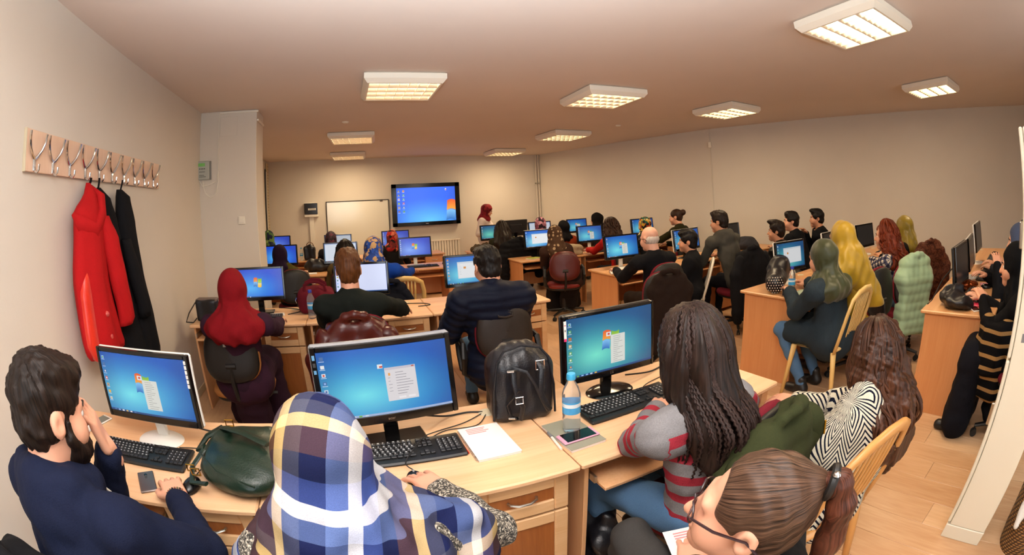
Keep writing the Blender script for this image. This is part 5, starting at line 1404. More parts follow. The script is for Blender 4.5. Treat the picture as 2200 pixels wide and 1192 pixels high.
# --- third row and far rows, left block
person('woman in a dark purple headscarf and olive sweater', (-.914, 5.72, 1.09), (-.77, 5.62), 0, 5, -5, 0, None, None, F('sweater_olive', '4a4416', .3, 200), 'sweater', M_trblk, cover=(F('scarf_purple', '24142a', .3, 200), 'plain', .4), q=1.7, hscale=1.05, shw=.19)
person('woman with straight black hair before the white-page monitor', (-.056, 5.55, 1.13), (-.06, 5.45), 0, 0, -5, 0, None, None, F('jumper_khaki', '5c4a28', .3, 200), 'sweater', M_trblk, hair_=(H_blk, 'long', .3), q=1.7)
SC_BL = floral('scarf_blue_leopard', ['1c3a80', '2a50a8', '8a6a48', '1c3a80', 'b09068', '243f88'], 26)
person('woman in a blue and brown patterned headscarf and royal blue cardigan', (.255, 4.78, 1.19), (.34, 4.72), -15, -8, -10, 0, (.15, 5.25, .82), (.79, 5.30, .85), F('cardigan_royal', '0f3a94', .3, 200), 'jacket', M_trblk, cover=(SC_BL, 'long', 1.2), q=1.5, hscale=1.12, shw=.22)
person('woman in a green and navy headscarf, behind the column edge', (-1.403, 7.7, 1.194), (-1.38, 7.6), 0, 0, 0, 0, None, None, F('coat_green', '3a4428', .3, 200), 'sweater', M_trblk, cover=(floral('scarf_green', ['6a8a4a', '1c2440', '8aa868', '4a6a38'], 16), 'plain', .5), q=2.1)
person('woman in a dark flowered headscarf in front of the whiteboard', (-.31, 7.65, 1.135), (-.3, 7.55), 0, 0, 0, 0, None, None, F('coat_dark', '1c1a1c', .3, 200), 'sweater', M_trblk, cover=(floral('scarf_dark_flowers', ['241c28', '3a2a30', '6a3a48', '2c3a3a', '4a3440'], 34), 'plain', .5), q=2.1, hscale=1.05)
person('woman in a red and black patterned headscarf below the television', (.733, 7.65, 1.11), (.75, 7.55), 0, 0, 0, 0, None, None, F('coat_black2', '141214', .3, 200), 'sweater', M_trblk, cover=(floral('scarf_red_pattern', ['a02020', '5a1a18', 'c86a50', '1c1414', '7a2420'], 20), 'plain', .5), q=2.1, hscale=1.08)
person('teacher standing in a white coat and red headscarf, looking down', (2.78, 8.72, 1.455), (2.74, 8.75), -125, -120, -22, 0, (2.95, 8.30, 1.0), (2.66, 8.35, 1.0), F('coat_white', 'cfc0ba', .2, 200, .1), 'jacket', F('skirt_white', 'cabcb4', .2, 200, .1), 'skirt', cover=(floral('scarf_wine', ['7a1820', '8a2228', '5c1018'], 20), 'plain', .6), q=1.7, stand=True, eyes=True)
person('woman with long dark hair in an olive jacket, back to the camera, facing the teacher', (2.46, 7.0, 1.19), (2.55, 6.9), -5, 0, -4, 0, None, None, F('jacket_olive', '2c2a1a', .3, 200), 'jacket', M_trblk, hair_=(H_dbr, 'long', .36), q=1.8, hscale=1.08)
person('woman in a pink and black headscarf before the far white monitor', (3.331, 7.4, 1.184), (3.36, 7.3), 0, 0, 0, 0, None, None, F('coat_grey2', '3a3438', .3, 200), 'sweater', M_trblk, cover=(floral('scarf_pink', ['8a4a60', 'c890a0', '2a1c24', 'a06878'], 22), 'plain', .5), q=2.1)
person('woman in a brown headscarf with beige dots on the red-backed chair', (2.73, 5.6, 1.135), (2.86, 5.42), -12, -6, -4, 0, None, None, F('cardigan_brown', '38241c', .3, 200), 'tunic', F('skirt_dark', '1c1614', .3, 120), 'skirt', cover=(dots('scarf_brown_dots', '4a3424', 'b09878', 17, .32), 'long', 1.0), q=1.5, hscale=1.1)
person('woman in a black headscarf and rust orange sweater', (3.58, 6.98, 1.115), (3.68, 6.85), -8, -5, -5, 0, None, None, F('sweater_rust', '7a2c10', .3, 200), 'sweater', M_trblk, cover=(F('scarf_black', '0e0c0e', .3, 200), 'plain', 1.2), q=1.9, hscale=1.08)
person('woman in a black headscarf by the right wall, hand at her cheek', (4.50, 7.38, 1.19), (4.55, 7.28), -5, 30, -5, 0, (4.35, 7.6, 1.0), None, F('top_black_white', '26242a', .3, 200), 'sweater', M_trblk, cover=(MATS['scarf_black'], 'plain', .8), q=2.0, hscale=1.08)
person('woman with curly brown hair in a bright red jacket', (3.66, 5.6, 1.17), (3.74, 5.42), 2, 8, -5, 0, (3.5, 6.02, .82), None, F('jacket_bright_red', 'b01c14', .3, 200), 'jacket', M_trblk, hair_=(H_br, 'curly', .3), q=1.6, hscale=1.06)
locks(person.last, 24, 'lock', H_br, .012, 7, 'curl', (.2, .34))
person('woman in a black, yellow and teal patterned headscarf', (4.50, 5.88, 1.13), (4.52, 5.78), 0, 0, -5, 0, None, None, F('coat_dark2', '1c2022', .3, 200), 'sweater', M_trblk, cover=(floral('scarf_multi', ['14201c', 'c8a030', '1c5a50', 'b04a20', '101414', 'd8c890'], 30), 'plain', .7), q=1.9, hscale=1.08)
person('woman with brown hair in a bun and dark olive top', (4.85, 5.48, 1.235), (4.86, 5.32), 15, 34, -6, 0, (4.6, 5.9, .84), None, F('top_dark_olive', '26240f', .3, 200), 'sweater', M_trblk, hair_=(H_br, 'bun'), q=1.6, eyes=True, hscale=1.02)
person('bald older man with white hair in a black jacket', (2.83, 3.62, 1.175), (2.93, 3.55), -2, 8, -8, 0, (2.70, 4.05, .82), (3.25, 4.02, .80), F('jacket_black', '0f0f13', .3, 200), 'jacket', F('trouser_brown', '221812', .3, 200), hair_=(H_wh, 'x'), bald=True, male=True, q=1.25, skin=H_bald, glasses=True, shw=.2, hscale=1.02)
person('young man in profile with black hair and a black coat', (3.535, 3.80, 1.065), (3.47, 3.68), 36, 46, 0, 0, None, None, MATS['jacket_black'], 'jacket', M_trblk, hair_=(H_blk, 'shorttop'), male=True, q=1.25, eyes=True, skin=SK2, seat=.42)
person('man with receding dark hair in a grey hooded sweatshirt', (4.03, 3.75, 1.25), (4.12, 3.52), -2, 22, -6, 0, (3.96, 4.08, .8), (4.4, 4.1, .8), F('sweatshirt_grey', '46443e', .35, 180), 'hoodie', M_trblk, hair_=(H_dbr, 'short'), male=True, q=1.2, skin=SK2, eyes=True, hscale=1.05, shw=.20)
person('bearded man with swept-back hair in a black leather jacket', (4.625, 3.3, 1.095), (4.70, 3.1), 12, 34, 0, 0, None, None, mat('leather_black', '121110', .3, bump=.2, bscale=40), 'jacket', M_trblk, hair_=(H_dbr, 'quiff'), male=True, q=1.4, eyes=True, skin=SK2, seat=.42)
person('young man with a black fringe in a black top with white neckline', (5.283, 3.5, 1.16), (5.4, 3.35), 8, 40, 0, 0, None, None, F('top_black', '101216', .3, 200), 'sweater', M_trblk, hair_=(H_blk, 'short'), male=True, q=1.5, eyes=True, skin=SK1, hscale=1.05)
person('young man with a short beard and folded arms in a black jacket', (5.777, 3.35, 1.16), (5.85, 3.25), 12, 40, 0, 0, (6.0, 3.52, .98), (5.7, 3.5, .96), MATS['top_black'], 'jacket', M_trblk, hair_=(H_blk, 'quiff'), male=True, q=1.5, eyes=True, skin=SK2)
person('woman in an olive green headscarf and dark blue-grey tunic on the yellow chair', (3.06, 1.72, 1.09), (3.12, 1.62), 0, -4, -12, 0, (3.05, 2.02, .80), (3.42, 2.06, .80), F('tunic_bluegrey', '27323a', .4, 160, .35), 'tunic', M_jean, cover=(satin('scarf_olive_green', '30361a'), 'cape', .6), q=1.1, seat=.44, hscale=1.12, feet_back=.28, shw=.20, tail=.15, puff=.012, drape=.004, hem=.05)
person('woman wrapped in a mustard yellow shawl', (3.36, 1.70, 1.20), (3.56, 1.55), -6, -14, -5, 0, (3.6, 2.02, .8), (3.95, 2.05, .8), satin('shawl_mustard', 'a08010'), 'sweater', M_jean, cover=(MATS['shawl_mustard'], 'shawl', .8), q=1.15, hscale=1.12)
GIN = NT('gingham_shirt'); u = GIN.n('UVMap'); u.uv_map = 'UVMap'; sx = GIN.n('SeparateXYZ'); GIN.set(sx.inputs[0], u.outputs[0])
fa = [GIN.math('GREATER_THAN', GIN.math('FRACT', GIN.math('DIVIDE', sx.outputs[i], .048)), .5) for i in (0, 1)]
GIN.p(Base_Color=GIN.ramp(GIN.math('MULTIPLY', GIN.math('ADD', fa[0], fa[1]), .5), [(0, 'd8ccb8'), (.4, '4c4c66'), (.8, '10122a')], 'CONSTANT'), Roughness=.9)
person('woman with long red-brown curls in a navy and white checked shirt', (4.226, 1.6, 1.13), (4.32, 1.40), 4, 14, -5, 0, (4.3, 1.98, .8), (4.7, 2.0, .8), GIN.m, 'sweater', M_jean, hair_=(H_red, 'curly', .24), q=1.2, eyes=True, hscale=1.08)
locks(person.last, 30, 'lock', H_red, .011, 6, 'curl', (.2, .3))
person('woman in a pale gold embroidered headscarf, farthest by the right wall', (5.1, 1.685, 1.112), (5.15, 1.5), -4, -14, -5, 0, None, None, F('coat_black3', '121112', .3, 200), 'sweater', M_trblk, cover=(satin('scarf_gold', '857018', .35, .35), 'long', .6), q=1.4, hscale=1.05)
BLKG = F('abaya_black', '0c0c0f', .3, 180)
person('woman in a black gold-trimmed headscarf at the right edge, arm on desk', (3.16, .10, 1.09), (3.16, -.10), 0, 0, -8, 0, (3.2, .34, .86), (3.5, .40, .80), BLKG, 'tunic', F('skirt_navy', '0f1018', .3, 120), 'skirt', cover=(BLKG, 'long', .7), q=1.2, hscale=1.08, eyes=True)
abk = person.last
person('woman in a blue-grey headscarf with hands raised before her face, second at the right edge', (3.95, .10, 1.13), (4.0, -.05), 0, 6, -6, 0, (3.86, .30, .96), (4.02, .42, .86), F('sweater_black3', '101014', .3, 200), 'sweater', M_trblk, cover=(F('scarf_bluegrey', '46506a', .3, 200), 'plain', .6), q=1.4, hscale=1.05, eyes=True)
person('person with glasses at the right edge, half hidden by the white cabinet', (4.69, .05, 1.10), (4.72, -.15), 5, 5, -5, 0, (4.66, .42, .80), (4.95, .42, .8), F('sweater_grey3', '2a2a30', .3, 200), 'sweater', M_trblk, hair_=(H_dbr, 'bun'), q=1.5, glasses=True, eyes=True, skin=SK1)
# ------------------------------------------------------------------ clothes over chairs and desks
M_leather = mat('leather_oxblood', '4a140f', .3, var=.25, vscale=18, bump=.25, bscale=30)
M_blkj = F('jacket_black_cloth', '131316', .3, 180, .3); M_mint = satin('puffer_mint', '98b898', .5); M_olv = F('parka_olive', '31351d', .3, 200, .25)
def draped(name, label, m, x, y, rz, w=.46, top=.93, bot=.5, puff=.0, collar=True, sleeves=True, thick=.06, seed=1, h=.012, zip_=None, crumple=.008):
    """a jacket hung over a chair back; the origin is on the floor under the back"""
    r = empty(name, (x, y, 0), R(rz), label, 'jacket')
    g = SDF((-w/2-.16, -.24, bot-.08), (w/2+.16, .22, top+.14), h)
    g.chain([(-w/2+.05, 0, top-.13), (-.09, 0, top-.05), (.09, 0, top-.05), (w/2-.05, 0, top-.13)], [.05+puff, .055+puff, .055+puff, .05+puff], .05)
    g.rbox((0, -.01, (top-.12+bot)/2), (w/2-.02, thick+puff, (top-.12-bot)/2+.02), .05, None, .07)
    g.rbox((0, .07, top-.18), (w/2-.06, .03, .16), .025, None, .05)
    if collar: g.chain([(-.1, .0, top-.02), (-.06, -.03, top+.03), (0, -.045, top+.045), (.06, -.03, top+.03), (.1, 0, top-.02)], [.022, .026, .026, .026, .022], .02)
    g.folds(crumple, 13, seed); g.folds(crumple*.4, 36, seed+3)
    v, f = g.mesh()
    def quilt(v, f, step):
        a = v[f]; fn_ = np.cross(a[:, 2]-a[:, 0], a[:, 3]-a[:, 1]); n = np.zeros_like(v)
        for k in range(4): np.add.at(n, f[:, k], fn_)
        n /= np.linalg.norm(n, axis=1)[:, None]+1e-9; return v+n*(.007*np.abs(np.sin(v[:, 2]*PI/step))-.004)[:, None]
    if puff > .015: v = quilt(v, f, .075)
    o = bpy.data.objects.new('jacket_body', make_mesh('jacket_body', v, f, [m], None, True, None, np.stack([v[:, 0], v[:, 2]], 1))); link(o, r)
    if sleeves:
        for sd in (-1, 1):
            g = SDF((-w/2-.2, -.24, bot-.16), (w/2+.2, .22, top+.06), h)
            g.chain([(sd*(w/2-.06), -.01, top-.1), (sd*(w/2+.02), -.04, top-.24), (sd*(w/2+.0), -.06, bot+.06), (sd*(w/2-.02), -.05, bot-.04)], [.062+puff, .06+puff, .052+puff, .046+puff], .03); g.folds(.006, 30, seed+sd)
            v, f = g.mesh()
            if puff > .015: v = quilt(v, f, .075)
            o = bpy.data.objects.new('sleeve', make_mesh('sleeve', v, f, [m], None, True, None, np.stack([v[:, 0], v[:, 2]], 1))); link(o, r)
    if zip_: b = MB(); b.tube([(w/2-.05, -.09, top-.08), (w/2-.03, -.1, (top+bot)/2), (w/2-.04, -.09, bot+.03)], .004, 6); b.build('zip', zip_, r)
    return r
draped('leather_jacket', 'red-brown leather jacket over the chair of the auburn-haired man', M_leather, -.01, 2.72, 0, .50, .95, .45, h=.01, seed=4, crumple=.004)
draped('navy_jacket', 'dark navy jacket over the chair of the royal blue cardigan woman', F('jacket_navy_cloth', '10131e', .3, 180),   .40, 4.55, -14, .38, .84, .45, seed=5)
draped('black_coat', 'bulky black coat with dark hood over the chair of the olive jacket woman', M_blkj, 2.62, 6.62, 0, .60, 1.0, .5, .03, seed=6)
draped('brown_coat', 'long dark brown coat over the chair behind the bald older man', F('coat_dark_brown', '211611', .35, 160), 2.55, 2.99, -28, .42, .92, .22, seed=7, sleeves=False)
draped('black_jacket', 'black jacket over the swivel chair behind the grey hoodie', M_blkj, 3.98, 3.20, -14, .46, .95, .24, .01, seed=8)
draped('mint_jacket', 'mint green quilted jacket over a chair by the checked shirt', M_mint, 4.055, 1.20, -40, .40, .95, .32, .02, seed=9, thick=.085, sleeves=False)
draped('patterned_jacket', 'brown patterned jacket with bunched hood over the chair nearest the right wall', floral('jacket_brown_pattern', ['4a2416', '5c3220', '3a1a10', '6a3c26'], 60), 4.755, 1.235, -40, .40, .99, .38, .02, seed=10)
draped('green_parka', 'dark green parka with gold zip over the chair of the striped sweater', M_olv, 1.09, .70, 8, .50, .93, .42, .012, seed=11, h=.009, zip_=mat('zip_gold', 'b8902c', .3, 1.0))
draped('black_jacket', 'black jacket behind the bearded man in the lower left corner', M_blkj, -.90, .47, -8, .5, .93, .42, seed=12)
BT = stripes('knit_black_tan', '0d0d10', 'a58050', .075, .68, 1)
draped('striped_cardigan', 'black and tan striped cardigan hanging over the chair at the right edge', BT, 3.02, .17, 70, .30, .80, .30, sleeves=True, seed=13, collar=False)

def soft(name, label, cat, m, c, prims, lo, hi, h=.008, folds=((.004, 30, 1),), extra=None, rz=0, flat=True):
    r = empty(name, c, R(rz), label, cat); g = SDF(lo, hi, h)
    for p in prims: getattr(g, p[0])(*p[1:-1], **p[-1]) if isinstance(p[-1], dict) else getattr(g, p[0])(*p[1:])
    for a in folds: g.folds(*a)
    if flat: g.D = np.maximum(g.D, (-(g.ax[2]-.002))[None, None, :].astype(np.float32))
    g.build('body', [m], r)
    if extra: extra(r)
    return r
# black leather backpack on the nearest row
M_bag = mat('bag_black_leather', '15151a', .36, var=.2, vscale=12, bump=.3, bscale=160)
def bp_extra(r):
    def strap(pts, rad=.011): b = MB(); b.tube(pts, rad, 8, flat=.45, upv=(0, 1, 0)); return b
    strap([(-.045, -.105, .245), (-.05, -.125, .2), (-.035, -.13, .12), (-.02, -.125, .09), (-.03, -.12, .03), (-.06, -.1, .04), (-.075, -.105, .1), (-.03, -.13, .17)], .010).build('shoulder_strap', M_bag, r)
    strap([(.05, -.10, .27), (.06, -.125, .24), (.05, -.13, .14), (.075, -.12, .08), (.09, -.11, .05)], .013).build('shoulder_strap', M_bag, r)
    strap([(-.045, -.105, .25), (.0, -.125, .235), (.03, -.13, .18), (.06, -.13, .1), (.09, -.12, .06)], .007).build('shoulder_strap', M_bag, r)
    def ring(x, z, w, hh, y=-.13):
        b = MB(); b.tube([(x-w, y, z-hh), (x+w, y, z-hh), (x+w, y, z+hh), (x-w, y, z+hh)], .003, 6, closed=True); b.build('buckle', M_chrome, r)
    ring(.055, .255, .016, .018, -.118); ring(-.035, .125, .014, .014, -.135)
    for x, z in ((-.05, .242), (-.055, .04)):
        b = MB(); b.tube([(x-.018, -.11, z), (x, -.128, z+.006), (x+.018, -.11, z)], .005, 6); b.build('ring', M_chrome, r)
    b = MB(); pts = [(-.125, -.075, .02), (-.12, -.08, .15), (-.1, -.075, .27), (-.07, -.07, .31), (0, -.065, .325), (.07, -.07, .31), (.1, -.075, .27), (.12, -.08, .15), (.125, -.075, .02)]
    b.tube(pts, .005, 6); b.build('piping', M_bag, r)
soft('backpack', 'black leather backpack standing between the two nearest monitors', 'backpack', M_bag, (.60, 1.60, DH),
     [('rbox', (0, 0, .13), (.128, .085, .14), .05, None, .03), ('ell', (0, 0, .25), (.105, .075, .08), None, .04)], (-.2, -.16, -.04), (.2, .16, .4), .007, ((.003, 26, 2), (.0015, 70, 3)), bp_extra, -6)
# green handbag
M_gbag = mat('bag_green_leather', '13271c', .34, var=.2, vscale=10, bump=.3, bscale=150)
M_brass = mat('brass', 'b58a3a', .25, 1.0)
def gb_extra(r):
    b = MB(); b.tube([(-.08, .13, .10), (-.04, .06, .135), (.05, .0, .145), (.14, -.06, .135)], .018, 8, flat=.4); b.build('handle', M_gbag, r)
    b = MB(); b.tube([(-.08, .13, .10), (-.15, .11, .07), (-.19, .07, .03), (-.15, .05, .05)], .02, 8, flat=.5); b.build('handle_end', M_gbag, r)
    b = MB(); b.tube([(-.12, -.03, .09), (-.165, -.09, .05), (-.15, -.17, .035), (-.08, -.2, .055)], .012, 8, flat=.5); b.build('side_strap', M_gbag, r)
    for x, y, z in ((-.06, .17, .10), (-.168, -.1, .05), (-.135, -.14, .06)):
        b = MB(); b.tube([(x-.016, y, z-.012), (x+.016, y, z-.012), (x+.016, y, z+.014), (x-.016, y, z+.014)], .0035, 6, closed=True); b.build('buckle', M_brass, r)
    b = MB(); b.tube([(-.13, -.06, .098), (-.04, -.17, .088), (.1, -.235, .075)], .003, 6); b.build('seam', M_gbag, r)
soft('handbag', 'dark green leather handbag lying on the left desk joint', 'handbag', M_gbag, (-.50, 1.385, DH),
     [('ell', (0, 0, .045), (.15, .19, .07), None, .03), ('ell', (.08, -.08, .05), (.12, .15, .065), None, .05), ('cap', (-.06, .1, .05), (.1, .14, .05), .05, .045, .05)], (-.25, -.3, -.04), (.28, .28, .18), .008, ((.004, 16, 4), (.002, 45, 6)), gb_extra, 0)
# bags further off
M_maroon = F('bag_maroon_cloth', '5a1420', .3, 200)
def mb_extra(r):
    for y in (-.08, .06):
        b = MB(); b.tube([(-.09, y, .19), (-.085, y, .25), (-.03, y, .275), (.04, y, .27), (.09, y, .24), (.1, y, .19)], .013, 8, flat=.4); b.build('handle', M_maroon, r)
    b = MB(); b.tube([(-.17, -.02, .13), (-.18, -.03, .11), (-.17, -.04, .09)], .006, 6); b.build('ring', M_chrome, r)
soft('duffel_bag', 'maroon soft bag on the second-row desk left of the pale monitor', 'bag', M_maroon, (-.34, 3.93, DH), [('rbox', (0, 0, .1), (.17, .11, .1), .06, None, .02), ('ell', (0, 0, .17), (.14, .09, .06), None, .04)], (-.26, -.2, -.03), (.26, .2, .32), .01, ((.006, 24, 3),), mb_extra)
def hb_extra(r):
    b = MB(); b.tube([(-.06, 0, .2), (-.05, 0, .28), (0, 0, .32), (.06, 0, .29), (.11, 0, .16)], .008, 8); b.build('strap', mat('strap_brown', '6a4a30', .5), r)
soft('black_handbag', 'upright black handbag on the far left desk below the fuse box', 'handbag', M_bag, (-.74, 8.2, DH), [('rbox', (0, 0, .12), (.11, .07, .12), .04, None, .02), ('ell', (0, 0, .2), (.07, .05, .08), None, .04)], (-.2, -.15, -.03), (.2, .15, .36), .014, ((.005, 24, 3),), hb_extra)
soft('black_bag', 'low black bag on the third-row desk before the black-haired woman', 'bag', M_bag, (-.50, 6.62, DH), [('ell', (0, 0, .07), (.2, .12, .1), None, .03), ('ell', (-.05, 0, .1), (.12, .09, .08), None, .04)], (-.3, -.2, -.03), (.3, .2, .24), .014, ((.008, 24, 3),), None)
def lb_extra(r):
    b = MB(); b.box(-.1, .1, -.04, .06, .16, .185, .006); b.build('flap', mat('flap_taupe', '6a5a54', .5), r)
    b = MB(); b.tube([(-.1, -.05, .16), (-.16, -.09, .08), (-.19, -.12, .01), (-.12, -.12, .005), (-.1, -.07, .03)], .012, 8, flat=.4); b.build('strap', M_bag, r)
soft('shoulder_bag', 'black bag with taupe flap squeezed between left wall and dark red headscarf', 'bag', M_bag, (-1.31, 3.72, DH), [('rbox', (0, 0, .09), (.1, .06, .09), .02, None, .02)], (-.2, -.15, -.03), (.2, .15, .25), .01, ((.003, 24, 3),), lb_extra)
soft('folded_coat', 'folded olive-brown coat heaped on the desk below the teacher', 'coat', F('coat_satin_brown', '4c4030', .3, 200), (2.36, 7.72, DH), [('ell', (0, 0, .05), (.24, .14, .08), None, .03), ('ell', (.08, -.03, .08), (.14, .1, .05), None, .05)], (-.34, -.24, -.03), (.34, .24, .2), .014, ((.014, 24, 3), (.007, 50, 4)), None)
soft('folded_coat', 'grey-brown coat heaped on the desk right of the long-haired woman', 'coat', F('coat_grey_brown', '5c5048', .3, 200), (3.0, 7.62, DH), [('ell', (0, 0, .05), (.18, .12, .08), None, .03)], (-.28, -.22, -.03), (.28, .22, .2), .014, ((.014, 24, 5), (.007, 50, 4)), None)
soft('pale_scarf', 'crumpled cream scarf on the desk right of the brown dotted headscarf', 'scarf', F('scarf_cream', 'a8987c', .3, 200), (3.32, 6.18, DH), [('ell', (0, 0, .06), (.17, .12, .09), None, .03), ('ell', (-.05, -.02, .1), (.09, .08, .07), None, .05)], (-.28, -.22, -.03), (.28, .22, .24), .012, ((.018, 30, 5), (.008, 60, 4)), None)
soft('grey_jacket', 'grey jacket heaped on the desk end behind the leather jacket man', 'jacket', F('jacket_grey', '34343a', .3, 200), (5.32, 4.40, DH), [('ell', (0, 0, .05), (.26, .18, .10), None, .03), ('ell', (-.08, -.03, .08), (.16, .12, .07), None, .05)], (-.38, -.28, -.03), (.38, .28, .24), .013, ((.012, 22, 5), (.006, 50, 4)), None)
# studded drum bag
def sb_extra(r):
    rg = random.Random(2); b = MB(); b.lathe([(0, .006), (.003, .005), (.0055, .002), (.006, 0)], 8)
    me = make_mesh('stud', b.v, b.f, M_chrome)
    n = 0
    for a in range(7):
        for c_ in range(7):
            x, z = -.066+a*.022+(.011 if c_ % 2 else 0), .02+c_*.021
            if ((x)/.078)**2+((z-.085)/.075)**2 > 1: continue
            o = bpy.data.objects.new('stud', me); yy = -.125-.02*math.sqrt(max(0, 1-(x/.09)**2-((z-.085)/.09)**2)); o.location = (x, yy, z); o.rotation_euler = (R(90), 0, 0); link(o, r)
    b = MB(); b.tube([(.07, -.13, .09), (.075, -.15, .02), (.06, -.155, -.08), (.07, -.155, -.16), (.1, -.155, -.19), (.12, -.155, -.15), (.105, -.155, -.05), (.085, -.14, .04)], .007, 8, flat=.4); b.build('wrist_strap', M_bag, r)
soft('studded_bag', 'black drum bag with a studded end on the corner of the desk', 'bag', M_bag, (3.17, 2.27, DH), [('cap', (0, -.05, .085), (.03, .2, .13), .085, .11, .02), ('ell', (.04, .18, .22), (.09, .11, .06), None, .05)], (-.18, -.2, -.03), (.22, .36, .36), .008, ((.004, 34, 5), (.003, 60, 4)), sb_extra, -54)
soft('crumpled_bag', 'crumpled black leather bag on the end of the right-hand desk', 'bag', M_bag, (3.37, .60, DH), [('ell', (0, 0, .045), (.12, .15, .06), None, .03), ('ell', (.05, .06, .07), (.08, .09, .05), None, .05), ('ell', (-.04, -.05, .06), (.07, .09, .045), None, .05)], (-.22, -.24, -.03), (.22, .24, .18), .008, ((.016, 24, 5), (.008, 55, 4)), None, -20)
soft('floor_bag', 'black bag standing on the floor under the nearest right desk', 'bag', M_bag, (.78, 1.28, 0), [('rbox', (0, 0, .17), (.08, .16, .17), .05, None, .02), ('ell', (.02, 0, .33), (.06, .12, .06), None, .05)], (-.2, -.26, -.03), (.2, .26, .46), .01, ((.012, 22, 5), (.006, 50, 4)), None)
# ------------------------------------------------------------------ bottles, paper, phones
M_pet = NT('clear_bottle'); M_pet.p(Base_Color=(.93, .97, 1, 1), Roughness=.06, IOR=1.2); M_pet.b.inputs['Transmission Weight'].default_value = .92; M_pet = M_pet.m
M_lab = mat('label_blue', '3f9bd0', .35, var=.25, vscale=30); M_labw = mat('label_white', 'd8e4ea', .35); M_capb = mat('cap_light_blue', '3fa8d8', .35); M_capd = mat('cap_blue', '2438a0', .35)
def bottle(x, y, z, label, cap_, n=24, s=1.0):
    r = empty('water_bottle', (x, y, z), 0, label, 'bottle', 'half-litre water bottles')
    pr = [(.0, .004), (.026, 0), (.031, .008), (.0305, .03), (.032, .036), (.0305, .046), (.032, .054), (.0305, .062), (.032, .07), (.031, .075), (.031, .125), (.032, .132), (.0315, .15), (.026, .172), (.016, .192), (.0125, .2), (.0125, .208)]
    b = MB(); b.lathe([(a*s, c_*s) for a, c_ in pr], n, cap=False); b.build('bottle_body', M_pet, r, angle=None)
    b = MB(); b.lathe([(.0318*s, .078*s), (.0318*s, .124*s)], n, cap=False); b.build('label_band', M_lab, r, angle=None)
    b = MB(); b.lathe([(.0321*s, .104*s), (.0321*s, .118*s)], n, cap=False); b.build('label_stripe', M_labw, r, angle=None)
    b = MB(); b.lathe([(.0, .226*s), (.014*s, .226*s), (.0155*s, .222*s), (.0158*s, .207*s), (.0155*s, .2045*s), (.0, .2045*s)], n, cap=False); b.build('cap', cap_, r, angle=40)
    return r
bottle(.703, 1.345, DH+.012, 'water bottle with light blue cap beside the pink phone', M_capb, s=1.06)
bottle(-.235, 1.40, DH, 'water bottle almost hidden by the plaid headscarf, only its blue cap showing', M_capb, s=1.16)
bottle(-.365, 3.68, DH, 'water bottle with dark blue cap before the maroon bag', M_capd, 16, 1.05)
bottle(-.90, 8.2, DH, 'small water bottle on the far left desk by the black handbag', M_capb, 12)
bottle(3.13, 2.06, DH+.012, 'water bottle with blue cap beside the studded bag', M_capd, 16)
M_paper = mat('paper', 'e6e2dc', .7); M_print = mat('print_pink', 'd98a8a', .7); M_greyc = mat('cover_grey', '8c8a78', .55); M_spiral = M_silver
def book(name, label, x, y, z, rz, w, d, t, m, cat='notebook', spiral=False, lines=None):
    r = empty(name, (x, y, z), R(rz), label, cat)
    b = MB(); b.box(-w/2, w/2, -d/2, d/2, 0, t*.9, .001); b.build('pages', M_paper, r)
    b = MB(); b.box(-w/2-.002, w/2+.002, -d/2-.002, d/2+.002, t*.9, t, .0008)
    if m: b.build('cover', m, r)
    if spiral:
        b = MB(); b.tube([(-w/2+.004, -.004, t*.5), (-w/2-.004, -.003, t+.003), (-w/2-.007, 0, t*.5), (-w/2-.004, .003, -.0+.001), (-w/2+.004, .004, t*.5)], .0011, 5)
        pieces('spiral_ring', b, M_spiral, r, [(0, -d/2+.012+k*(d-.024)/23, 0) for k in range(24)])
    if lines:
        b = MB(); rg = random.Random(4)
        for k in range(lines): q = -w/2+.025; b.box(q, q+w*rg.uniform(.4, .75), d/2-.02-k*.012, d/2-.014-k*.012, t+.0001, t+.0005)
        o = b.build('handwriting', M_print, r, smooth=False); o['kind'] = 'stuff'
    return r
book('spiral_notebook', 'open spiral notebook with faint pink writing beside the middle keyboard', .402, 1.415, DH, 2, .155, .245, .012, M_paper, spiral=True, lines=4)
book('hardback_notebook', 'grey-green notebook under the pink phone and bottle', .698, 1.325, DH, 3, .14, .225, .012, M_greyc)
book('notepad', 'white notepad with yellow cover edge by the brown dotted headscarf', 2.66, 6.18, DH, 20, .2, .15, .012, mat('cover_yellowgreen', 'a8b03a', .5))
book('spiral_pad', 'white spiral pad on the desk end left of the bald older man', 2.87, 4.28, DH, -28, .17, .24, .01, M_paper, spiral=True)
book('papers', 'stack of pale papers under the elbow of the olive headscarf', 3.22, 2.0, DH, -6, .2, .17, .012, mat('cover_pale_green', 'a8b8a0', .6), 'papers')
book('papers', 'white sheet on the desk before the checked shirt', 4.35, 2.1, DH, 10, .2, .16, .006, M_paper, 'papers')
book('papers', 'white papers on the third-row desk beside the black bag', -.6, 6.36, DH, 5, .2, .14, .008, M_paper, 'papers')
book('papers', 'small white paper on the second-row desk behind the dark red headscarf', -.70, 3.86, DH, 10, .13, .1, .006, M_paper, 'papers')
book('booklet', 'white booklet with printed heading held at the bottom edge by the girl with glasses', .74, .60, .655, -22, .20, .26, .005, M_paper, 'booklet', lines=3)
o = empty('pen', (.308, 1.43, DH+.005), R(3), 'red pen beside the spiral notebook', 'pen'); b = MB(); b.tube([(0, -.07, 0), (0, .05, 0)], .0045, 8); b.build('barrel', mat('pen_red', 'c02818', .3), o); b = MB(); b.tube([(0, .045, .001), (0, .075, .001)], .0052, 8); b.build('cap', mat('pen_red', 'c02818', .3), o)
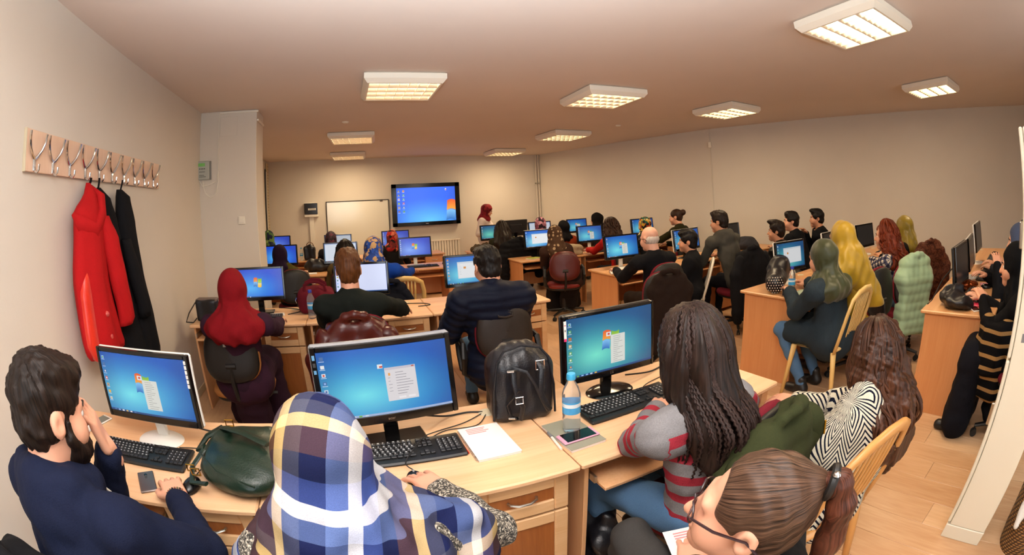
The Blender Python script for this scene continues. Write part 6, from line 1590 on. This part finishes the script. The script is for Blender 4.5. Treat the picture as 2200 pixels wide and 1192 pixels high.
o = empty('pen', (.617, 1.31, DH+.006), R(-5), 'white and grey pen beside the grey-green notebook', 'pen'); b = MB(); b.tube([(0, -.065, 0), (0, .04, 0)], .005, 8); b.build('barrel', M_white, o); b = MB(); b.tube([(0, .03, .001), (0, .07, .001)], .0056, 8); b.build('cap', M_grey, o)
def phone(x, y, z, rz, label, body, scr, w=.068, d=.138, t=.008, lens=False):
    r = empty('mobile_phone', (x, y, z), R(rz), label, 'phone')
    b = MB(); b.box(-w/2, w/2, -d/2, d/2, 0, t, .003); b.build('body', body, r)
    if scr is not None: b = MB(); b.box(-w/2+.004, w/2-.004, -d/2+.013, d/2-.013, t-.0005, t+.0006, .0003); b.build('display', scr, r)
    if lens:
        b = MB(); b.lathe([(0, .0015), (.006, .0012), (.007, 0)], 14, (0, d/2-.025, t)); b.build('camera_lens', M_blackg, r); b = MB(); b.box(-.005, .005, d/2-.05, d/2-.036, t-.0003, t+.001, .0005); b.build('rear_button', M_dark, r)
    return r
phone(-1.308, 1.645, DH, -20, 'white phone with grey screen behind the white-backed monitor', M_ivory, mat('phone_screen_grey', '7d8076', .15))
phone(-.855, 1.228, DH, 28, 'grey-bronze phone lying face down before the left keyboard', mat('phone_bronze', '6e625c', .25, .6), None, lens=True)
phone(.70, 1.288, DH+.012, 92, 'pink phone with black screen on the grey-green notebook', mat('phone_pink', 'd79ab0', .3), M_blackg, .072, .145)
phone(3.345, .42, DH, -60, 'dark phone on the end of the right-hand desk', M_ivory, M_blackg)
phone(3.60, .37, DH, -10, 'silver phone beside the pink wallet', M_silver, M_blackg)
o = empty('phone_wallet', (3.45, .40, DH), R(-4), 'bright pink wallet on the right-hand desk', 'wallet'); b = MB(); b.box(-.05, .05, -.09, .09, 0, .014, .004); b.build('cover', mat('wallet_pink', 'd8345a', .4), o)
o = empty('notebook', (4.14, .42, DH), R(15), 'small pale pink notebook by the mouse on the right-hand desk', 'notebook'); b = MB(); b.box(-.05, .05, -.07, .07, 0, .012, .003); b.build('cover', mat('notebook_pink', 'c87f90', .5), o)
soft('snack_packet', 'shiny gold and red snack packet behind the first right-hand keyboard', 'packet', mat('foil_gold', '9a4a20', .2, .7, var=.5, vscale=30), (4.02, .60, DH), [('ell', (0, 0, .025), (.06, .1, .03), None, .02)], (-.1, -.14, -.02), (.1, .14, .08), .007, ((.006, 60, 4),))
for k, (x, y) in enumerate(((-1.325, 1.548), (-1.268, 1.545))):
    soft('sweet_wrapper', ('crumpled clear wrapper left of the white phone', 'crumpled clear wrapper right of the white phone end')[k], 'wrapper', mat('clear_wrapper', 'e8e4e0', .12, alpha=.75), (x, y, DH), [('ell', (0, 0, .012), (.024, .018, .014), None, .01)], (-.05, -.05, -.01), (.05, .05, .05), .004, ((.006, 150, k),))
# beaded bracelet of the bearded man
d_ = man['WR'][1]-man['EL'][1]; d_ = d_/np.linalg.norm(d_); c_ = man['WR'][1]+d_*.012; x_, y_, _ = frame(d_)
b = MB()
for k in range(22):
    a = 2*PI*k/22; p = Vector(c_)+Vector(x_)*math.cos(a)*.033+Vector(y_)*math.sin(a)*.029
    q = MB(); q.lathe([(0, -.0042), (.003, -.003), (.0042, 0), (.003, .003), (0, .0042)], 7, p, cap=False); b.add(q.v, q.f, k % 3)
b.build('bracelet', [mat('bead_dark', '2e2622', .3), mat('bead_olive', '6c6448', .35), mat('bead_clay', '8a5a44', .35)], man['root'])
# hoodie cord
hp_ = man['hp']; b = MB(); b.tube([man['N']+v3(.06, .08, -.02), man['N']+v3(.075, .12, -.09), man['N']+v3(.08, .135, -.15)], .0045, 6); b.build('hood_cord', M_white, man['root'])
# beard
g = SDF(man['hc']-.2, man['hc']+.2, .006); g.ell(hp_(0, .045, -.075), (.064, .066, .055), man['HR'], .02); g.ell(hp_(0, .03, -.10), (.05, .05, .03), man['HR'], .02)
for sx_ in (-1, 1): g.chain([hp_(sx_*.074, .018, .0), hp_(sx_*.07, .02, -.04), hp_(sx_*.05, .05, -.075)], [.008, .012, .02], .02)
g.ell(hp_(0, .12, -.02), (.045, .05, .055), man['HR'], .012, True); g.folds(.003, 130, 3); g.build('beard', [H_dbr], man['root'], uvax(man['hc'], (0, 0, 1)))
# ponytail, tie and clip of the nearest girl
hp_ = gir['hp']; tie = hp_(0, -.098, .098); hr_obj = gir['root']
g = SDF(tie-v3(.25, .3, .5), tie+v3(.25, .2, .15), .007); pt = [tie, hp_(0, -.125, .10), hp_(.0, -.15, .055), tie+v3(.01, -.05, -.14), tie+v3(.015, -.05, -.25), tie+v3(.02, -.04, -.38)]
g.chain(pt, [.016, .022, .026, .028, .025, .012], .018); g.folds(.0012, 50, 3); g.folds(.001, 140, 5); g.build('ponytail', [hair('hair_ponytail', '1c0d08', '6a3a28', .36)], hr_obj, uvax(tie, (0, 0, 1)))
b = MB(); ring = [tie+gir['HR'] @ v3(.026*math.cos(t), -.012, .026*math.sin(t)) for t in np.linspace(0, 2*PI, 17)[:-1]]; b.tube(ring, .0085, 8, closed=True); b.build('hair_tie', M_black, hr_obj)
b = MB(); b.lathe([(0, .006), (.006, .004), (.008, 0)], 10, tie+gir['HR'] @ v3(-.02, -.012, .03)); b.build('hair_clip', M_chrome, hr_obj)
b = MB()
for sx_ in (-1, 1):
    n_ = 16; ring = [hp_(sx_*.034+.024*math.cos(t), .105, .002+.017*math.sin(t)) for t in np.linspace(0, 2*PI, n_+1)[:-1]]; b.add(ring, [tuple(range(n_))])
b.build('lens', mat('lens_pink', 'd8909c', .05, alpha=.35), hr_obj)
# ------------------------------------------------------------------ white cabinet at the right edge
M_cab = mat('cabinet_cream', 'ddd6c2', .4)
r = empty('cabinet', (2.0, .03, 0), 0, 'tall cream cabinet cut by the right edge', 'cabinet')
b = MB(); b.box(0, .8, -.262, -.024, .08, 1.79, .004); b.build('body', M_cab, r)
b = MB(); b.box(-.002, .8, -.266, -.004, 0, .079, .003); b.build('plinth', M_cab, r)
for z0, z1 in ((.09, .905), (.915, 1.79)):
    b = MB(); b.box(-.001, .398, -.021, 0, z0, z1, .006); d0 = b.build('door', M_cab, r); b = MB(); b.box(.402, .8, -.021, 0, z0, z1, .006); b.build('door', M_cab, r)
    b = MB(); b.box(.36, .378, 0, .025, (z0+z1)/2-.06, (z0+z1)/2+.06, .005); b.build('handle', M_silver, d0)
b = MB(); b.box(-.0012, .0002, -.2, -.06, 1.12, 1.3); b.build('notice', M_paper, r)
b = MB(); b.box(-.0012, .0002, -.19, -.06, .985, 1.02); b.build('label_plate', M_grey, r)
t = NT('wicker'); w1 = t.n('TexWave', bands_direction='Z'); w1.inputs['Scale'].default_value = 22; t.set(w1.inputs['Vector'], t.coord()); w2 = t.n('TexWave', bands_direction='DIAGONAL'); w2.inputs['Scale'].default_value = 16; t.set(w2.inputs['Vector'], t.coord())
wv_ = t.math('MULTIPLY', w1, w2); t.p(Base_Color=t.ramp(wv_, [(0, '3a2412'), (.6, 'a87a3c')]), Roughness=.6); t.bump(wv_, .8, .01)
r = empty('basket', (2.12, -.52, 0), 0, 'wicker basket with a white cloth on the floor beyond the cream cabinet', 'basket')
b = MB(); b.lathe([(.0, 0), (.15, 0), (.17, .1), (.185, .3), (.19, .34), (.175, .34), (.165, .3), (.14, .05), (0, .04)], 28, cap=False); b.build('basket_body', t.m, r)
g = SDF((-.22, -.22, .2), (.24, .22, .5), .012); g.ell((0, 0, .34), (.14, .13, .06), None, .03); g.cap((-.1, .1, .37), (-.2, .12, .22), .03, .025, .03); g.folds(.012, 26, 3); g.folds(.006, 50, 4); g.build('cloth', [F('cloth_white', 'd8d4cc', .3, 200, .1)], r)
